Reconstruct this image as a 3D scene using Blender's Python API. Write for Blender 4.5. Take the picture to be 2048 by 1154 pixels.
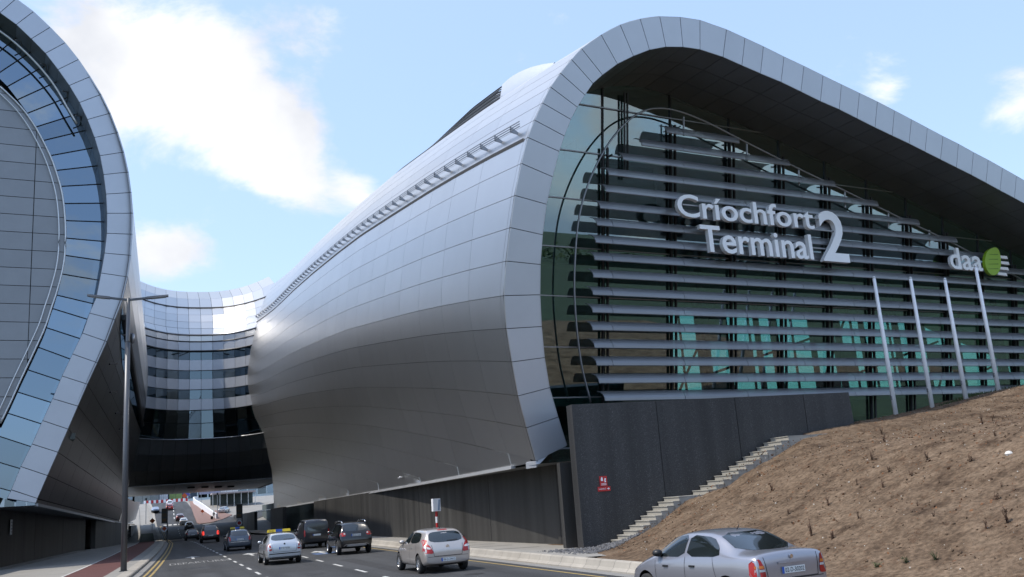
import bpy, bmesh, math, random
from mathutils import Vector as V, Matrix, noise
from mathutils.bvhtree import BVHTree


# measured shapes: (along, up) metres in the planes of the two front rims
CAM_AXES = [[0.937092, -0.341528, -0.072236], [-0.008152, -0.228285, 0.97356], [-0.348988, -0.911726, -0.216708]]
FR = {'G0': [15.541, 41.456, 4.46], 'Lp': [15.674, 40.515, 4.46], 'P0': [16.172, 37.0, 4.46], 'T': [-7.735, 70.0, 4.254], 'nout': [0.14019, -0.99012, 0.0], 'nr': [0.13827, -0.97655, -0.16505], 'u': [0.99012, 0.14019, 0.0], 'w': [0.02314, -0.16342, 0.98629]}
RIM_O = [(-1.55, -0.71), (-2.01, 0.68), (-2.42, 2.01), (-2.72, 3.42), (-2.99, 4.8), (-3.11, 6.17), (-3.01, 7.62), (-2.83, 9.04), (-2.62, 10.42), (-2.32, 11.82), (-2.01, 12.97), (-1.69, 13.77), (-1.3, 14.57), (-0.9, 15.33), (-0.4, 16.02), (0.17, 16.72), (0.69, 17.3), (1.73, 18.11), (2.77, 18.76), (3.89, 19.24), (5.01, 19.57), (6.21, 19.76), (7.42, 19.83), (9.07, 19.66), (10.25, 19.44), (11.46, 19.21), (12.84, 18.91), (14.22, 18.64), (15.56, 18.35), (16.9, 18.07), (18.24, 17.8), (19.61, 17.52), (20.94, 17.21), (22.3, 16.89), (23.61, 16.57), (24.91, 16.26), (26.24, 15.97), (27.55, 15.63), (28.88, 15.32), (30.18, 14.98), (31.49, 14.63)]
RIM_I = [(0.0, -0.13), (-0.45, 1.09), (-0.88, 2.34), (-1.13, 3.61), (-1.28, 4.92), (-1.36, 6.27), (-1.35, 7.56), (-1.25, 8.84), (-1.06, 10.17), (-0.76, 11.39), (-0.44, 12.54), (-0.18, 13.25), (0.15, 14.03), (0.48, 14.62), (0.88, 15.22), (1.3, 15.81), (1.81, 16.27), (2.62, 16.9), (3.51, 17.41), (4.42, 17.85), (5.37, 18.15), (6.38, 18.31), (7.41, 18.36), (8.83, 18.22), (10.03, 17.99), (11.24, 17.77), (12.61, 17.54), (13.97, 17.24), (15.34, 16.93), (16.7, 16.68), (18.01, 16.37), (19.37, 16.05), (20.71, 15.76), (22.05, 15.48), (23.35, 15.17), (24.64, 14.87), (26.0, 14.55), (27.31, 14.25), (28.6, 13.92), (29.88, 13.58), (31.22, 13.24)]
LRIM_O = [(-1.44, 35.34), (-0.31, 34.29), (0.72, 33.23), (1.65, 32.04), (2.47, 30.79), (3.25, 29.48), (3.91, 28.08), (4.46, 26.6), (4.9, 25.11), (5.23, 23.57), (5.45, 22.0), (5.57, 20.41), (5.56, 18.8), (5.5, 17.19), (5.31, 15.57), (5.0, 13.93), (4.5, 12.4), (4.0, 10.82), (3.42, 9.31), (2.82, 7.81), (2.26, 6.31), (1.69, 4.76), (1.12, 3.23), (0.54, 1.72), (-0.01, 0.26), (-0.09, -0.03)]
LRIM_I = [(-2.53, 34.07), (-1.53, 33.12), (-0.57, 32.14), (0.29, 30.99), (1.07, 29.85), (1.78, 28.61), (2.35, 27.35), (2.85, 26.0), (3.25, 24.63), (3.52, 23.2), (3.72, 21.72), (3.81, 20.26), (3.83, 18.75), (3.71, 17.27), (3.51, 15.78), (3.24, 13.99), (2.83, 12.84), (2.42, 11.4), (1.82, 9.92), (1.21, 8.39), (0.68, 6.85), (0.12, 5.38), (-0.46, 3.84), (-1.07, 2.39), (-1.56, 0.92), (-1.8, 0.37)]
LDISC = [(-3.37, 29.4), (-2.55, 28.61), (-1.85, 27.84), (-1.12, 26.78), (-0.49, 25.61), (0.09, 24.33), (0.53, 23.04), (0.87, 21.74), (1.07, 20.34), (1.17, 18.94), (1.18, 17.46), (1.06, 16.07), (0.73, 14.42), (0.43, 13.26), (0.09, 11.92), (-0.55, 10.15), (-1.24, 8.34), (-1.85, 6.66), (-2.4, 5.66)]
LOUV_L = [(4.14, 2.58), (3.8, 3.42), (3.66, 4.28), (3.54, 5.12), (3.43, 5.94), (3.43, 6.78), (3.45, 7.65), (3.48, 8.5), (3.54, 9.33), (3.6, 10.21), (3.69, 11.01), (3.86, 11.85), (4.21, 12.69), (4.36, 13.55), (5.23, 14.41), (6.36, 15.23), (7.93, 16.11)]
LOUV_R = {10: (33.73, 11.02), 11: (30.68, 11.72), 12: (27.24, 12.54), 13: (23.68, 13.37), 14: (20.19, 14.23), 15: (16.68, 15.05), 16: (13.06, 15.9)}
ARCH = [(3.43, 2.06), (2.86, 4.09), (2.52, 6.94), (2.57, 9.35), (2.85, 11.3), (3.57, 13.21), (4.75, 15.08), (6.27, 16.46), (8.0, 16.95), (10.29, 16.67), (13.73, 15.73), (17.4, 14.73), (21.31, 13.73), (25.51, 12.62), (30.01, 11.46), (37.3, 9.38)]
BR = {'L1': 35.88, 'L1b': 38.17, 'L2': 30.58, 'L3': 29.51, 'c1': 31.7, 'c2': 32.86, 'c3': 34.24, 'g4b': 14.39, 'g4t': 18.82, 'roof': 41.21, 'sof': 8.08, 'w1b': 26.62, 'w1t': 28.04, 'w2b': 23.63, 'w2t': 24.97, 'w3b': 20.52, 'w3t': 22.0}
SIGNP = {'C_bl': (8.17, 11.16), 'C_tl': (8.12, 12.38), 'Sp': [15.786, 39.723, 4.46], 'T_bl': (10.08, 9.33), 'T_tl': (9.64, 10.79), 'a_r': (31.93, 9.49), 'd_bl': (28.91, 9.59), 'd_tl': (29.71, 10.7), 'fort_r': (17.53, 11.08), 'l_r': (17.41, 9.45), 'l_top': (17.07, 10.97), 'leaf_b': (32.67, 9.53), 'leaf_l': (31.96, 10.05), 'leaf_r': (33.44, 10.13), 'leaf_t': (32.73, 10.79), 'str_r': (34.29, 10.08), 't_top': (17.56, 12.31), 'two_bl': (18.17, 9.46), 'two_br': (20.19, 9.43), 'two_tl': (18.2, 12.19), 'two_tr': (20.0, 12.45)}

sc = bpy.context.scene
for o in list(bpy.data.objects):
    bpy.data.objects.remove(o)
COL = sc.collection
random.seed(7)

# ------------------------------------------------------------------ camera
cam = bpy.data.cameras.new('camera')
cam.lens = 32.80
cam.sensor_width = 36.0
cam.clip_start = 0.1
cam.clip_end = 6000
camo = bpy.data.objects.new('camera', cam)
COL.objects.link(camo)
CX, CY, CZ = CAM_AXES
camo.matrix_world = Matrix(((CX[0], CY[0], CZ[0], 0), (CX[1], CY[1], CZ[1], 0), (CX[2], CY[2], CZ[2], 2.4), (0, 0, 0, 1)))
sc.camera = camo

# ------------------------------------------------------------------ light
SUN_DIR = V((-0.52, 0.04, 0.85)).normalized()      # towards the sun
sun_el = math.asin(SUN_DIR.z)
sun_az = math.atan2(SUN_DIR.x, SUN_DIR.y)
sl = bpy.data.lights.new('sun', 'SUN')
sl.energy = 2.5
sl.angle = math.radians(0.5)
sl.color = (1.0, 0.93, 0.83)
so = bpy.data.objects.new('sun', sl)
so.rotation_euler = SUN_DIR.to_track_quat('Z', 'Y').to_euler()
so.location = SUN_DIR * 100
COL.objects.link(so)

world = bpy.data.worlds.new('World')
sc.world = world
world.use_nodes = True
nt = world.node_tree
nt.nodes.clear()
def wn(t, **k):
    n = nt.nodes.new(t)
    for a, b in k.items():
        setattr(n, a, b)
    return n
def wm(op, a, b=None, clamp=False):
    n = wn('ShaderNodeMath', operation=op, use_clamp=clamp)
    for i, x in enumerate((a, b)):
        if x is None:
            continue
        if isinstance(x, (int, float)):
            n.inputs[i].default_value = x
        else:
            nt.links.new(x, n.inputs[i])
    return n.outputs[0]
out = wn('ShaderNodeOutputWorld')
bg = wn('ShaderNodeBackground')
bg.inputs['Strength'].default_value = 0.15
nt.links.new(bg.outputs[0], out.inputs[0])
sky = wn('ShaderNodeTexSky', sky_type='NISHITA')
sky.sun_disc = False
sky.sun_elevation = sun_el
sky.sun_rotation = sun_az
sky.altitude = 50
sky.air_density = 1.0
sky.dust_density = 1.8
sky.ozone_density = 1.6
tc = wn('ShaderNodeTexCoord')
# cumulus clouds: layered noise over the view direction, thicker where the banks stand
mp = wn('ShaderNodeMapping')
mp.inputs['Scale'].default_value = (1.0, 1.0, 1.7)
mp.inputs['Location'].default_value = (0.37, 0.11, 0.63)
nt.links.new(tc.outputs['Generated'], mp.inputs[0])
n1 = wn('ShaderNodeTexNoise')
n1.inputs['Scale'].default_value = 6.0
n1.inputs['Detail'].default_value = 9
n1.inputs['Roughness'].default_value = 0.61
n1.inputs['Distortion'].default_value = 0.25
nt.links.new(mp.outputs[0], n1.inputs['Vector'])
n2 = wn('ShaderNodeTexNoise')
n2.inputs['Scale'].default_value = 7.0
n2.inputs['Detail'].default_value = 5
mp2 = wn('ShaderNodeMapping')
mp2.inputs['Location'].default_value = (3.1, 1.7, 0.2)
nt.links.new(tc.outputs['Generated'], mp2.inputs[0])
nt.links.new(mp2.outputs[0], n2.inputs['Vector'])
CLOUDS = [((-0.01, 0.885, 0.465), .11, .36), ((-0.075, 0.905, 0.42), .09, .33), ((0.035, 0.91, 0.41), .085, .33), ((0.08, 0.895, 0.44), .05, .24),
          ((0.135, 0.928, 0.348), .06, .46), ((0.105, 0.926, 0.362), .04, .30), ((0.19, 0.93, 0.318), .035, .36), ((0.15, 0.88, 0.452), .03, .30),
          ((0.005, 0.965, 0.262), .04, .36), ((-0.025, 0.968, 0.25), .04, .28), ((0.04, .965, .262), .03, .26),
          ((0.66, 0.664, 0.352), .02, .22), ((0.75, 0.58, 0.32), .04, .50), ((-0.06, .95, .31), .04, .05),
          ((-0.5, 0.75, 0.42), .25, .25), ((0.15, -0.9, 0.30), .22, .3), ((-0.35, -0.85, 0.42), .25, .28), ((0.62, -0.76, 0.17), .24, .42), ((0.32, -.92, .14), .12, .2), ((0.0, -0.6, 0.8), .2, .2)]
bias = None
for d, s, a in CLOUDS:
    dn = V(d).normalized()
    dist = wn('ShaderNodeVectorMath', operation='DISTANCE')
    nt.links.new(tc.outputs['Generated'], dist.inputs[0])
    dist.inputs[1].default_value = dn
    q = wm('MULTIPLY', dist.outputs['Value'], 1.0 / s)
    q = wm('POWER', q, 2.0)
    q = wm('MULTIPLY', q, -1.0)
    q = wm('POWER', 2.718, q)
    q = wm('MULTIPLY', q, a)
    bias = q if bias is None else wm('ADD', bias, q)
den = wm('ADD', wm('MULTIPLY', wm('ADD', n1.outputs['Fac'], -0.5), 1.75), wm('ADD', bias, -0.29))
den = wm('ADD', den, wm('MULTIPLY', wm('ADD', n2.outputs['Fac'], -0.5), 0.15))
mask = wn('ShaderNodeMapRange', interpolation_type='SMOOTHSTEP')
mask.inputs['From Min'].default_value = -0.07
mask.inputs['From Max'].default_value = 0.32
nt.links.new(den, mask.inputs['Value'])
shade = wn('ShaderNodeMapRange')
shade.inputs['From Min'].default_value = 0.36
shade.inputs['From Max'].default_value = 0.62
shade.inputs['To Min'].default_value = 0.0
shade.inputs['To Max'].default_value = 1.0
nt.links.new(n2.outputs['Fac'], shade.inputs['Value'])
ccol = wn('ShaderNodeMix', data_type='RGBA')
nt.links.new(shade.outputs[0], ccol.inputs['Factor'])
ccol.inputs['A'].default_value = (3.35, 3.45, 3.7, 1)
ccol.inputs['B'].default_value = (4.7, 4.7, 4.7, 1)
# thin haze veil brightens the whole sky a little
veil = wn('ShaderNodeMix', data_type='RGBA')
veil.inputs['Factor'].default_value = 0.45
nt.links.new(sky.outputs[0], veil.inputs['A'])
veil.inputs['B'].default_value = (2.9, 3.95, 5.8, 1)
mixc = wn('ShaderNodeMix', data_type='RGBA')
nt.links.new(mask.outputs[0], mixc.inputs['Factor'])
nt.links.new(veil.outputs['Result'], mixc.inputs['A'])
nt.links.new(ccol.outputs['Result'], mixc.inputs['B'])
nt.links.new(mixc.outputs['Result'], bg.inputs['Color'])

sc.view_settings.view_transform = 'Standard'
sc.view_settings.look = 'None'
sc.view_settings.exposure = 0.75
sc.view_settings.gamma = 1.0
sc.view_settings.use_curve_mapping = False
sc.render.engine = 'CYCLES'
sc.cycles.max_bounces = 8
sc.cycles.transparent_max_bounces = 12
sc.cycles.caustics_reflective = False
sc.cycles.caustics_refractive = False

# ------------------------------------------------------------------ helpers
def tag(o, label=None, cat=None, group=None, kind=None):
    if label: o['label'] = label
    if cat: o['category'] = cat
    if group: o['group'] = group
    if kind: o['kind'] = kind
    return o

def link(o, parent=None):
    COL.objects.link(o)
    if parent is not None:
        o.parent = parent
    return o

def empty(name, loc=(0, 0, 0), rz=0.0):
    o = bpy.data.objects.new(name, None)
    o.empty_display_size = 0.5
    o.location = loc
    o.rotation_euler = (0, 0, rz)
    COL.objects.link(o)
    return o

def mk(name, verts, faces, mat, parent=None, smooth=False, mats=None, fm=None):
    me = bpy.data.meshes.new(name)
    me.from_pydata([tuple(v) for v in verts], [], faces)
    if mats:
        for m in mats:
            me.materials.append(m)
        if fm:
            me.polygons.foreach_set('material_index', fm)
    else:
        me.materials.append(mat)
    if smooth:
        me.polygons.foreach_set('use_smooth', [True] * len(me.polygons))
    me.update()
    o = bpy.data.objects.new(name, me)
    return link(o, parent)

class MB:
    """collects boxes, bars, tubes, sheets into one mesh"""
    def __init__(s):
        s.v = []; s.f = []
    def quad(s, a, b, c, d):
        n = len(s.v); s.v += [V(a), V(b), V(c), V(d)]; s.f.append((n, n + 1, n + 2, n + 3))
    def poly(s, pts):
        n = len(s.v); s.v += [V(p) for p in pts]; s.f.append(tuple(range(n, n + len(pts))))
    def box(s, lo, hi):
        x0, y0, z0 = lo; x1, y1, z1 = hi
        s.hexa([V((x0, y0, z0)), V((x1, y0, z0)), V((x1, y1, z0)), V((x0, y1, z0)), V((x0, y0, z1)), V((x1, y0, z1)), V((x1, y1, z1)), V((x0, y1, z1))])
    def hexa(s, p):
        n = len(s.v); s.v += [V(q) for q in p]
        for f in ((3, 2, 1, 0), (4, 5, 6, 7), (0, 1, 5, 4), (1, 2, 6, 5), (2, 3, 7, 6), (3, 0, 4, 7)):
            s.f.append(tuple(n + i for i in f))
    def obox(s, c, ax, ay, az):
        c = V(c); ax = V(ax); ay = V(ay); az = V(az)
        s.hexa([c - ax - ay - az, c + ax - ay - az, c + ax + ay - az, c - ax + ay - az, c - ax - ay + az, c + ax - ay + az, c + ax + ay + az, c - ax + ay + az])
    def tube(s, pts, r, n=8, cap=True):
        pts = [V(p) for p in pts]
        if isinstance(r, (int, float)): r = [r] * len(pts)
        base = len(s.v)
        up = V((0, 0, 1))
        for i, p in enumerate(pts):
            d = (pts[min(i + 1, len(pts) - 1)] - pts[max(i - 1, 0)])
            d.normalize()
            a = d.cross(up)
            if a.length < 1e-3: a = V((1, 0, 0))
            a.normalize(); b = d.cross(a); b.normalize()
            for k in range(n):
                t = 2 * math.pi * k / n
                s.v.append(p + (a * math.cos(t) + b * math.sin(t)) * r[i])
        for i in range(len(pts) - 1):
            for k in range(n):
                k2 = (k + 1) % n
                s.f.append((base + i * n + k, base + i * n + k2, base + (i + 1) * n + k2, base + (i + 1) * n + k))
        if cap:
            s.f.append(tuple(base + k for k in range(n))[::-1])
            e = base + (len(pts) - 1) * n
            s.f.append(tuple(e + k for k in range(n)))
    def lathe(s, prof, c, axis='z', n=16):
        """prof: (r, h) list around an axis through c"""
        base = len(s.v); c = V(c)
        for r, h in prof:
            for k in range(n):
                t = 2 * math.pi * k / n
                if axis == 'z': s.v.append(c + V((r * math.cos(t), r * math.sin(t), h)))
                elif axis == 'y': s.v.append(c + V((r * math.cos(t), h, r * math.sin(t))))
                else: s.v.append(c + V((h, r * math.cos(t), r * math.sin(t))))
        for i in range(len(prof) - 1):
            for k in range(n):
                k2 = (k + 1) % n
                s.f.append((base + i * n + k, base + i * n + k2, base + (i + 1) * n + k2, base + (i + 1) * n + k))
    def build(s, name, mat, parent=None, smooth=False):
        return mk(name, s.v, s.f, mat, parent, smooth)

def fixnormals(o):
    bm = bmesh.new(); bm.from_mesh(o.data)
    bmesh.ops.recalc_face_normals(bm, faces=bm.faces)
    bm.to_mesh(o.data); bm.free()
    return o

def catmull(pts, t):
    """pts list of Vectors, t float index"""
    n = len(pts)
    i = max(0, min(n - 2, int(math.floor(t))))
    f = t - i
    p1 = pts[i]; p2 = pts[i + 1]
    p0 = pts[i - 1] if i > 0 else p1 * 2 - p2
    p3 = pts[i + 2] if i + 2 < n else p2 * 2 - p1
    return 0.5 * ((2 * p1) + (p2 - p0) * f + (2 * p0 - 5 * p1 + 4 * p2 - p3) * f * f + (3 * p1 - p0 - 3 * p2 + p3) * f ** 3)

def interp(x, xs, ys):
    if x <= xs[0]:
        return ys[0] + (ys[1] - ys[0]) / (xs[1] - xs[0]) * (x - xs[0])
    for i in range(len(xs) - 1):
        if x <= xs[i + 1]:
            return ys[i] + (ys[i + 1] - ys[i]) * (x - xs[i]) / (xs[i + 1] - xs[i])
    return ys[-1] + (ys[-1] - ys[-2]) / (xs[-1] - xs[-2]) * (x - xs[-1])

def grid_panel_geo(f, s0, s1, t0, t1, gap, thick, hint, ns, nt_):
    """front sheet of a curved panel plus its returned edges; f(s,t)->Vector"""
    ls = max((f(s1, (t0 + t1) / 2) - f(s0, (t0 + t1) / 2)).length, 1e-3)
    lt = max((f((s0 + s1) / 2, t1) - f((s0 + s1) / 2, t0)).length, 1e-3)
    if ls < 0.06 or lt < 0.06:
        return None
    es = (s1 - s0) * gap / ls / 2; et = (t1 - t0) * gap / lt / 2
    s0 += es; s1 -= es; t0 += et; t1 -= et
    P = [[f(s0 + (s1 - s0) * i / ns, t0 + (t1 - t0) * j / nt_) for j in range(nt_ + 1)] for i in range(ns + 1)]
    nrm = (P[ns][0] - P[0][0] + P[ns][nt_] - P[0][nt_]).cross(P[0][nt_] - P[0][0] + P[ns][nt_] - P[ns][0])
    if nrm.length < 1e-6:
        return None
    nrm.normalize()
    flip = nrm.dot(hint) < 0
    if flip: nrm = -nrm
    v = []; fc = []
    for i in range(ns + 1):
        for j in range(nt_ + 1):
            v.append(P[i][j])
    w = nt_ + 1
    for i in range(ns):
        for j in range(nt_):
            q = (i * w + j, (i + 1) * w + j, (i + 1) * w + j + 1, i * w + j + 1)
            fc.append(q[::-1] if flip else q)
    nfront = len(fc)
    rim = [(i, 0) for i in range(ns + 1)] + [(ns, j) for j in range(1, nt_ + 1)] + [(i, nt_) for i in range(ns - 1, -1, -1)] + [(0, j) for j in range(nt_ - 1, 0, -1)]
    b = len(v)
    for (i, j) in rim:
        v.append(P[i][j])
    c = len(v)
    for (i, j) in rim:
        v.append(P[i][j] - nrm * thick)
    m = len(rim)
    for k in range(m):
        k2 = (k + 1) % m
        q = (b + k2, b + k, c + k, c + k2)
        fc.append(q[::-1] if flip else q)
    return v, fc, nfront

def panel(name, f, s0, s1, t0, t1, mat, parent, gap=0.03, thick=0.06, hint=V((0, -1, 0)), ns=2, nt_=2):
    g = grid_panel_geo(f, s0, s1, t0, t1, gap, thick, hint, ns, nt_)
    if g is None:
        return None
    v, fc, nf = g
    o = mk(name, v, fc, mat, parent)
    o.data.polygons.foreach_set('use_smooth', [i < nf for i in range(len(fc))])
    return o

def clip_poly(poly, conv):
    """Sutherland-Hodgman; conv is a convex CCW polygon (2D tuples)"""
    out_ = list(poly)
    n = len(conv)
    for i in range(n):
        a = conv[i]; b = conv[(i + 1) % n]
        inp = out_; out_ = []
        if not inp: break
        def side(p): return (b[0] - a[0]) * (p[1] - a[1]) - (b[1] - a[1]) * (p[0] - a[0])
        for j in range(len(inp)):
            p = inp[j]; q = inp[(j + 1) % len(inp)]
            sp = side(p); sq = side(q)
            if sp >= 0: out_.append(p)
            if (sp >= 0) != (sq >= 0):
                t = sp / (sp - sq)
                out_.append((p[0] + (q[0] - p[0]) * t, p[1] + (q[1] - p[1]) * t))
    return out_

def hull(pts):
    pts = sorted(set(pts))
    def half(ps):
        h = []
        for p in ps:
            while len(h) >= 2 and (h[-1][0] - h[-2][0]) * (p[1] - h[-2][1]) - (h[-1][1] - h[-2][1]) * (p[0] - h[-2][0]) <= 0:
                h.pop()
            h.append(p)
        return h
    a = half(pts); b = half(pts[::-1])
    return a[:-1] + b[:-1]

def area2(p):
    return 0.5 * sum(p[i][0] * p[(i + 1) % len(p)][1] - p[(i + 1) % len(p)][0] * p[i][1] for i in range(len(p)))

def shrink(poly, g):
    """move a convex polygon's edges inwards by g"""
    x0 = min(p[0] for p in poly); x1 = max(p[0] for p in poly); y0 = min(p[1] for p in poly); y1 = max(p[1] for p in poly)
    cx = sum(p[0] for p in poly) / len(poly); cy = sum(p[1] for p in poly) / len(poly)
    sx = max(0.05, 1 - 2 * g / max(x1 - x0, 1e-3)); sy = max(0.05, 1 - 2 * g / max(y1 - y0, 1e-3))
    return [(cx + (p[0] - cx) * sx, cy + (p[1] - cy) * sy) for p in poly]

def slab(name, poly, to3, nrm, thick, mat, parent):
    """flat polygon with thickness: front at to3(p), back shifted by -nrm*thick"""
    n = len(poly)
    v = [to3(p) for p in poly] + [to3(p) - nrm * thick for p in poly]
    f = [tuple(range(n)), tuple(range(2 * n - 1, n - 1, -1))] + [((i + 1) % n, i, i + n, (i + 1) % n + n) for i in range(n)]
    a = (v[1] - v[0]).cross(v[2] - v[0])
    if a.dot(nrm) < 0:
        f = [q[::-1] for q in f]
    return mk(name, v, f, mat, parent)

# ------------------------------------------------------------------ materials
MATS = {}
def nmat(name):
    m = bpy.data.materials.new(name)
    m.use_nodes = True
    t = m.node_tree
    b = t.nodes['Principled BSDF']
    MATS[name] = m
    return m, t, b

def mat(name, col, rough=0.6, metal=0.0, var=0.0, vscale=3.0, rnd=0.0, bump=0.0, bscale=20.0, stretch=None, spec=None, coat=0.0, detail=5, var2=None, coords='Object', rvar=0.0, streak=None):
    """principled with noise-driven tone variation, per-object tone shift and fine bump"""
    m, t, b = nmat(name)
    b.inputs['Roughness'].default_value = rough
    b.inputs['Metallic'].default_value = metal
    if spec is not None: b.inputs['Specular IOR Level'].default_value = spec
    if coat: b.inputs['Coat Weight'].default_value = coat; b.inputs['Coat Roughness'].default_value = 0.06
    L = t.links
    c = t.nodes.new('ShaderNodeRGB'); c.outputs[0].default_value = (*col, 1)
    last = c.outputs[0]
    tcn = t.nodes.new('ShaderNodeTexCoord')
    src = tcn.outputs['Object']
    if coords == 'World':
        gn = t.nodes.new('ShaderNodeNewGeometry'); src = gn.outputs['Position']
    if stretch:
        mpn = t.nodes.new('ShaderNodeMapping'); mpn.inputs['Scale'].default_value = stretch
        L.new(src, mpn.inputs[0]); src = mpn.outputs[0]
    if var:
        nz = t.nodes.new('ShaderNodeTexNoise'); nz.inputs['Scale'].default_value = vscale; nz.inputs['Detail'].default_value = detail
        nz.inputs['Roughness'].default_value = 0.62
        L.new(src, nz.inputs['Vector'])
        mr = t.nodes.new('ShaderNodeMapRange'); mr.inputs['From Min'].default_value = 0.25; mr.inputs['From Max'].default_value = 0.75
        mr.inputs['To Min'].default_value = 1 - var; mr.inputs['To Max'].default_value = 1 + var
        L.new(nz.outputs['Fac'], mr.inputs[0])
        mu = t.nodes.new('ShaderNodeVectorMath'); mu.operation = 'SCALE'
        L.new(last, mu.inputs[0]); L.new(mr.outputs[0], mu.inputs['Scale'])
        last = mu.outputs[0]
        if var2:
            nz2 = t.nodes.new('ShaderNodeTexNoise'); nz2.inputs['Scale'].default_value = var2[0]; nz2.inputs['Detail'].default_value = 4
            L.new(src, nz2.inputs['Vector'])
            mr2 = t.nodes.new('ShaderNodeMapRange'); mr2.inputs['From Min'].default_value = 0.3; mr2.inputs['From Max'].default_value = 0.7
            mr2.inputs['To Min'].default_value = 1 - var2[1]; mr2.inputs['To Max'].default_value = 1 + var2[1]
            L.new(nz2.outputs['Fac'], mr2.inputs[0])
            mu2 = t.nodes.new('ShaderNodeVectorMath'); mu2.operation = 'SCALE'
            L.new(last, mu2.inputs[0]); L.new(mr2.outputs[0], mu2.inputs['Scale']); last = mu2.outputs[0]
        if rvar:
            mr3 = t.nodes.new('ShaderNodeMapRange'); mr3.inputs['From Min'].default_value = 0.3; mr3.inputs['From Max'].default_value = 0.7
            mr3.inputs['To Min'].default_value = rough - rvar; mr3.inputs['To Max'].default_value = rough + rvar
            L.new(nz.outputs['Fac'], mr3.inputs[0]); L.new(mr3.outputs[0], b.inputs['Roughness'])
    if streak:
        ms_ = t.nodes.new('ShaderNodeMapping'); ms_.inputs['Scale'].default_value = streak[0]
        L.new(src, ms_.inputs[0])
        ns_ = t.nodes.new('ShaderNodeTexNoise'); ns_.inputs['Scale'].default_value = 1.0; ns_.inputs['Detail'].default_value = 5
        L.new(ms_.outputs[0], ns_.inputs['Vector'])
        mr4 = t.nodes.new('ShaderNodeMapRange'); mr4.inputs['From Min'].default_value = 0.3; mr4.inputs['From Max'].default_value = 0.7
        mr4.inputs['To Min'].default_value = 1 - streak[1]; mr4.inputs['To Max'].default_value = 1 + streak[1]
        L.new(ns_.outputs['Fac'], mr4.inputs[0])
        mu4 = t.nodes.new('ShaderNodeVectorMath'); mu4.operation = 'SCALE'
        L.new(last, mu4.inputs[0]); L.new(mr4.outputs[0], mu4.inputs['Scale']); last = mu4.outputs[0]
    if rnd:
        oi = t.nodes.new('ShaderNodeObjectInfo')
        mr = t.nodes.new('ShaderNodeMapRange'); mr.inputs['To Min'].default_value = 1 - rnd; mr.inputs['To Max'].default_value = 1 + rnd
        L.new(oi.outputs['Random'], mr.inputs[0])
        mu = t.nodes.new('ShaderNodeVectorMath'); mu.operation = 'SCALE'
        L.new(last, mu.inputs[0]); L.new(mr.outputs[0], mu.inputs['Scale'])
        last = mu.outputs[0]
    L.new(last, b.inputs['Base Color'])
    if bump:
        nb = t.nodes.new('ShaderNodeTexNoise'); nb.inputs['Scale'].default_value = bscale; nb.inputs['Detail'].default_value = 6
        L.new(src, nb.inputs['Vector'])
        bp = t.nodes.new('ShaderNodeBump'); bp.inputs['Strength'].default_value = bump; bp.inputs['Distance'].default_value = 0.02
        L.new(nb.outputs['Fac'], bp.inputs['Height']); L.new(bp.outputs[0], b.inputs['Normal'])
    return m

def glass(name, tint, refl=0.12, ior=1.6, gcol=(0.85, 0.93, 0.95), rough=0.0, wob=0.0, rnd=0.0):
    m = bpy.data.materials.new(name); m.use_nodes = True
    t = m.node_tree; t.nodes.clear(); L = t.links
    o = t.nodes.new('ShaderNodeOutputMaterial')
    tr = t.nodes.new('ShaderNodeBsdfTransparent'); tr.inputs[0].default_value = (*tint, 1)
    gl = t.nodes.new('ShaderNodeBsdfGlossy'); gl.inputs['Color'].default_value = (*gcol, 1); gl.inputs['Roughness'].default_value = rough
    # Schlick: reflectance rises towards grazing, the same from both sides of the thin pane
    fr = t.nodes.new('ShaderNodeLayerWeight'); fr.inputs['Blend'].default_value = 0.5
    pw_ = t.nodes.new('ShaderNodeMath'); pw_.operation = 'POWER'; pw_.inputs[1].default_value = 4.0
    L.new(fr.outputs['Facing'], pw_.inputs[0])
    ad = t.nodes.new('ShaderNodeMath'); ad.operation = 'MULTIPLY_ADD'; ad.use_clamp = True; ad.inputs[1].default_value = 0.75; ad.inputs[2].default_value = refl
    L.new(pw_.outputs[0], ad.inputs[0])
    if wob:
        tcn = t.nodes.new('ShaderNodeTexCoord'); nz = t.nodes.new('ShaderNodeTexNoise'); nz.inputs['Scale'].default_value = 0.35; nz.inputs['Detail'].default_value = 1
        L.new(tcn.outputs['Object'], nz.inputs['Vector'])
        bp = t.nodes.new('ShaderNodeBump'); bp.inputs['Strength'].default_value = wob; bp.inputs['Distance'].default_value = 0.05
        L.new(nz.outputs['Fac'], bp.inputs['Height']); L.new(bp.outputs[0], gl.inputs['Normal'])
    if rnd:
        oi = t.nodes.new('ShaderNodeObjectInfo')
        mr = t.nodes.new('ShaderNodeMapRange'); mr.inputs['To Min'].default_value = 1 - rnd; mr.inputs['To Max'].default_value = 1.0
        L.new(oi.outputs['Random'], mr.inputs[0])
        mu = t.nodes.new('ShaderNodeVectorMath'); mu.operation = 'SCALE'; mu.inputs[0].default_value = gcol
        L.new(mr.outputs[0], mu.inputs['Scale']); L.new(mu.outputs[0], gl.inputs['Color'])
    mx = t.nodes.new('ShaderNodeMixShader')
    L.new(ad.outputs[0], mx.inputs[0]); L.new(tr.outputs[0], mx.inputs[1]); L.new(gl.outputs[0], mx.inputs[2])
    L.new(mx.outputs[0], o.inputs[0])
    MATS[name] = m
    return m

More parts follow.
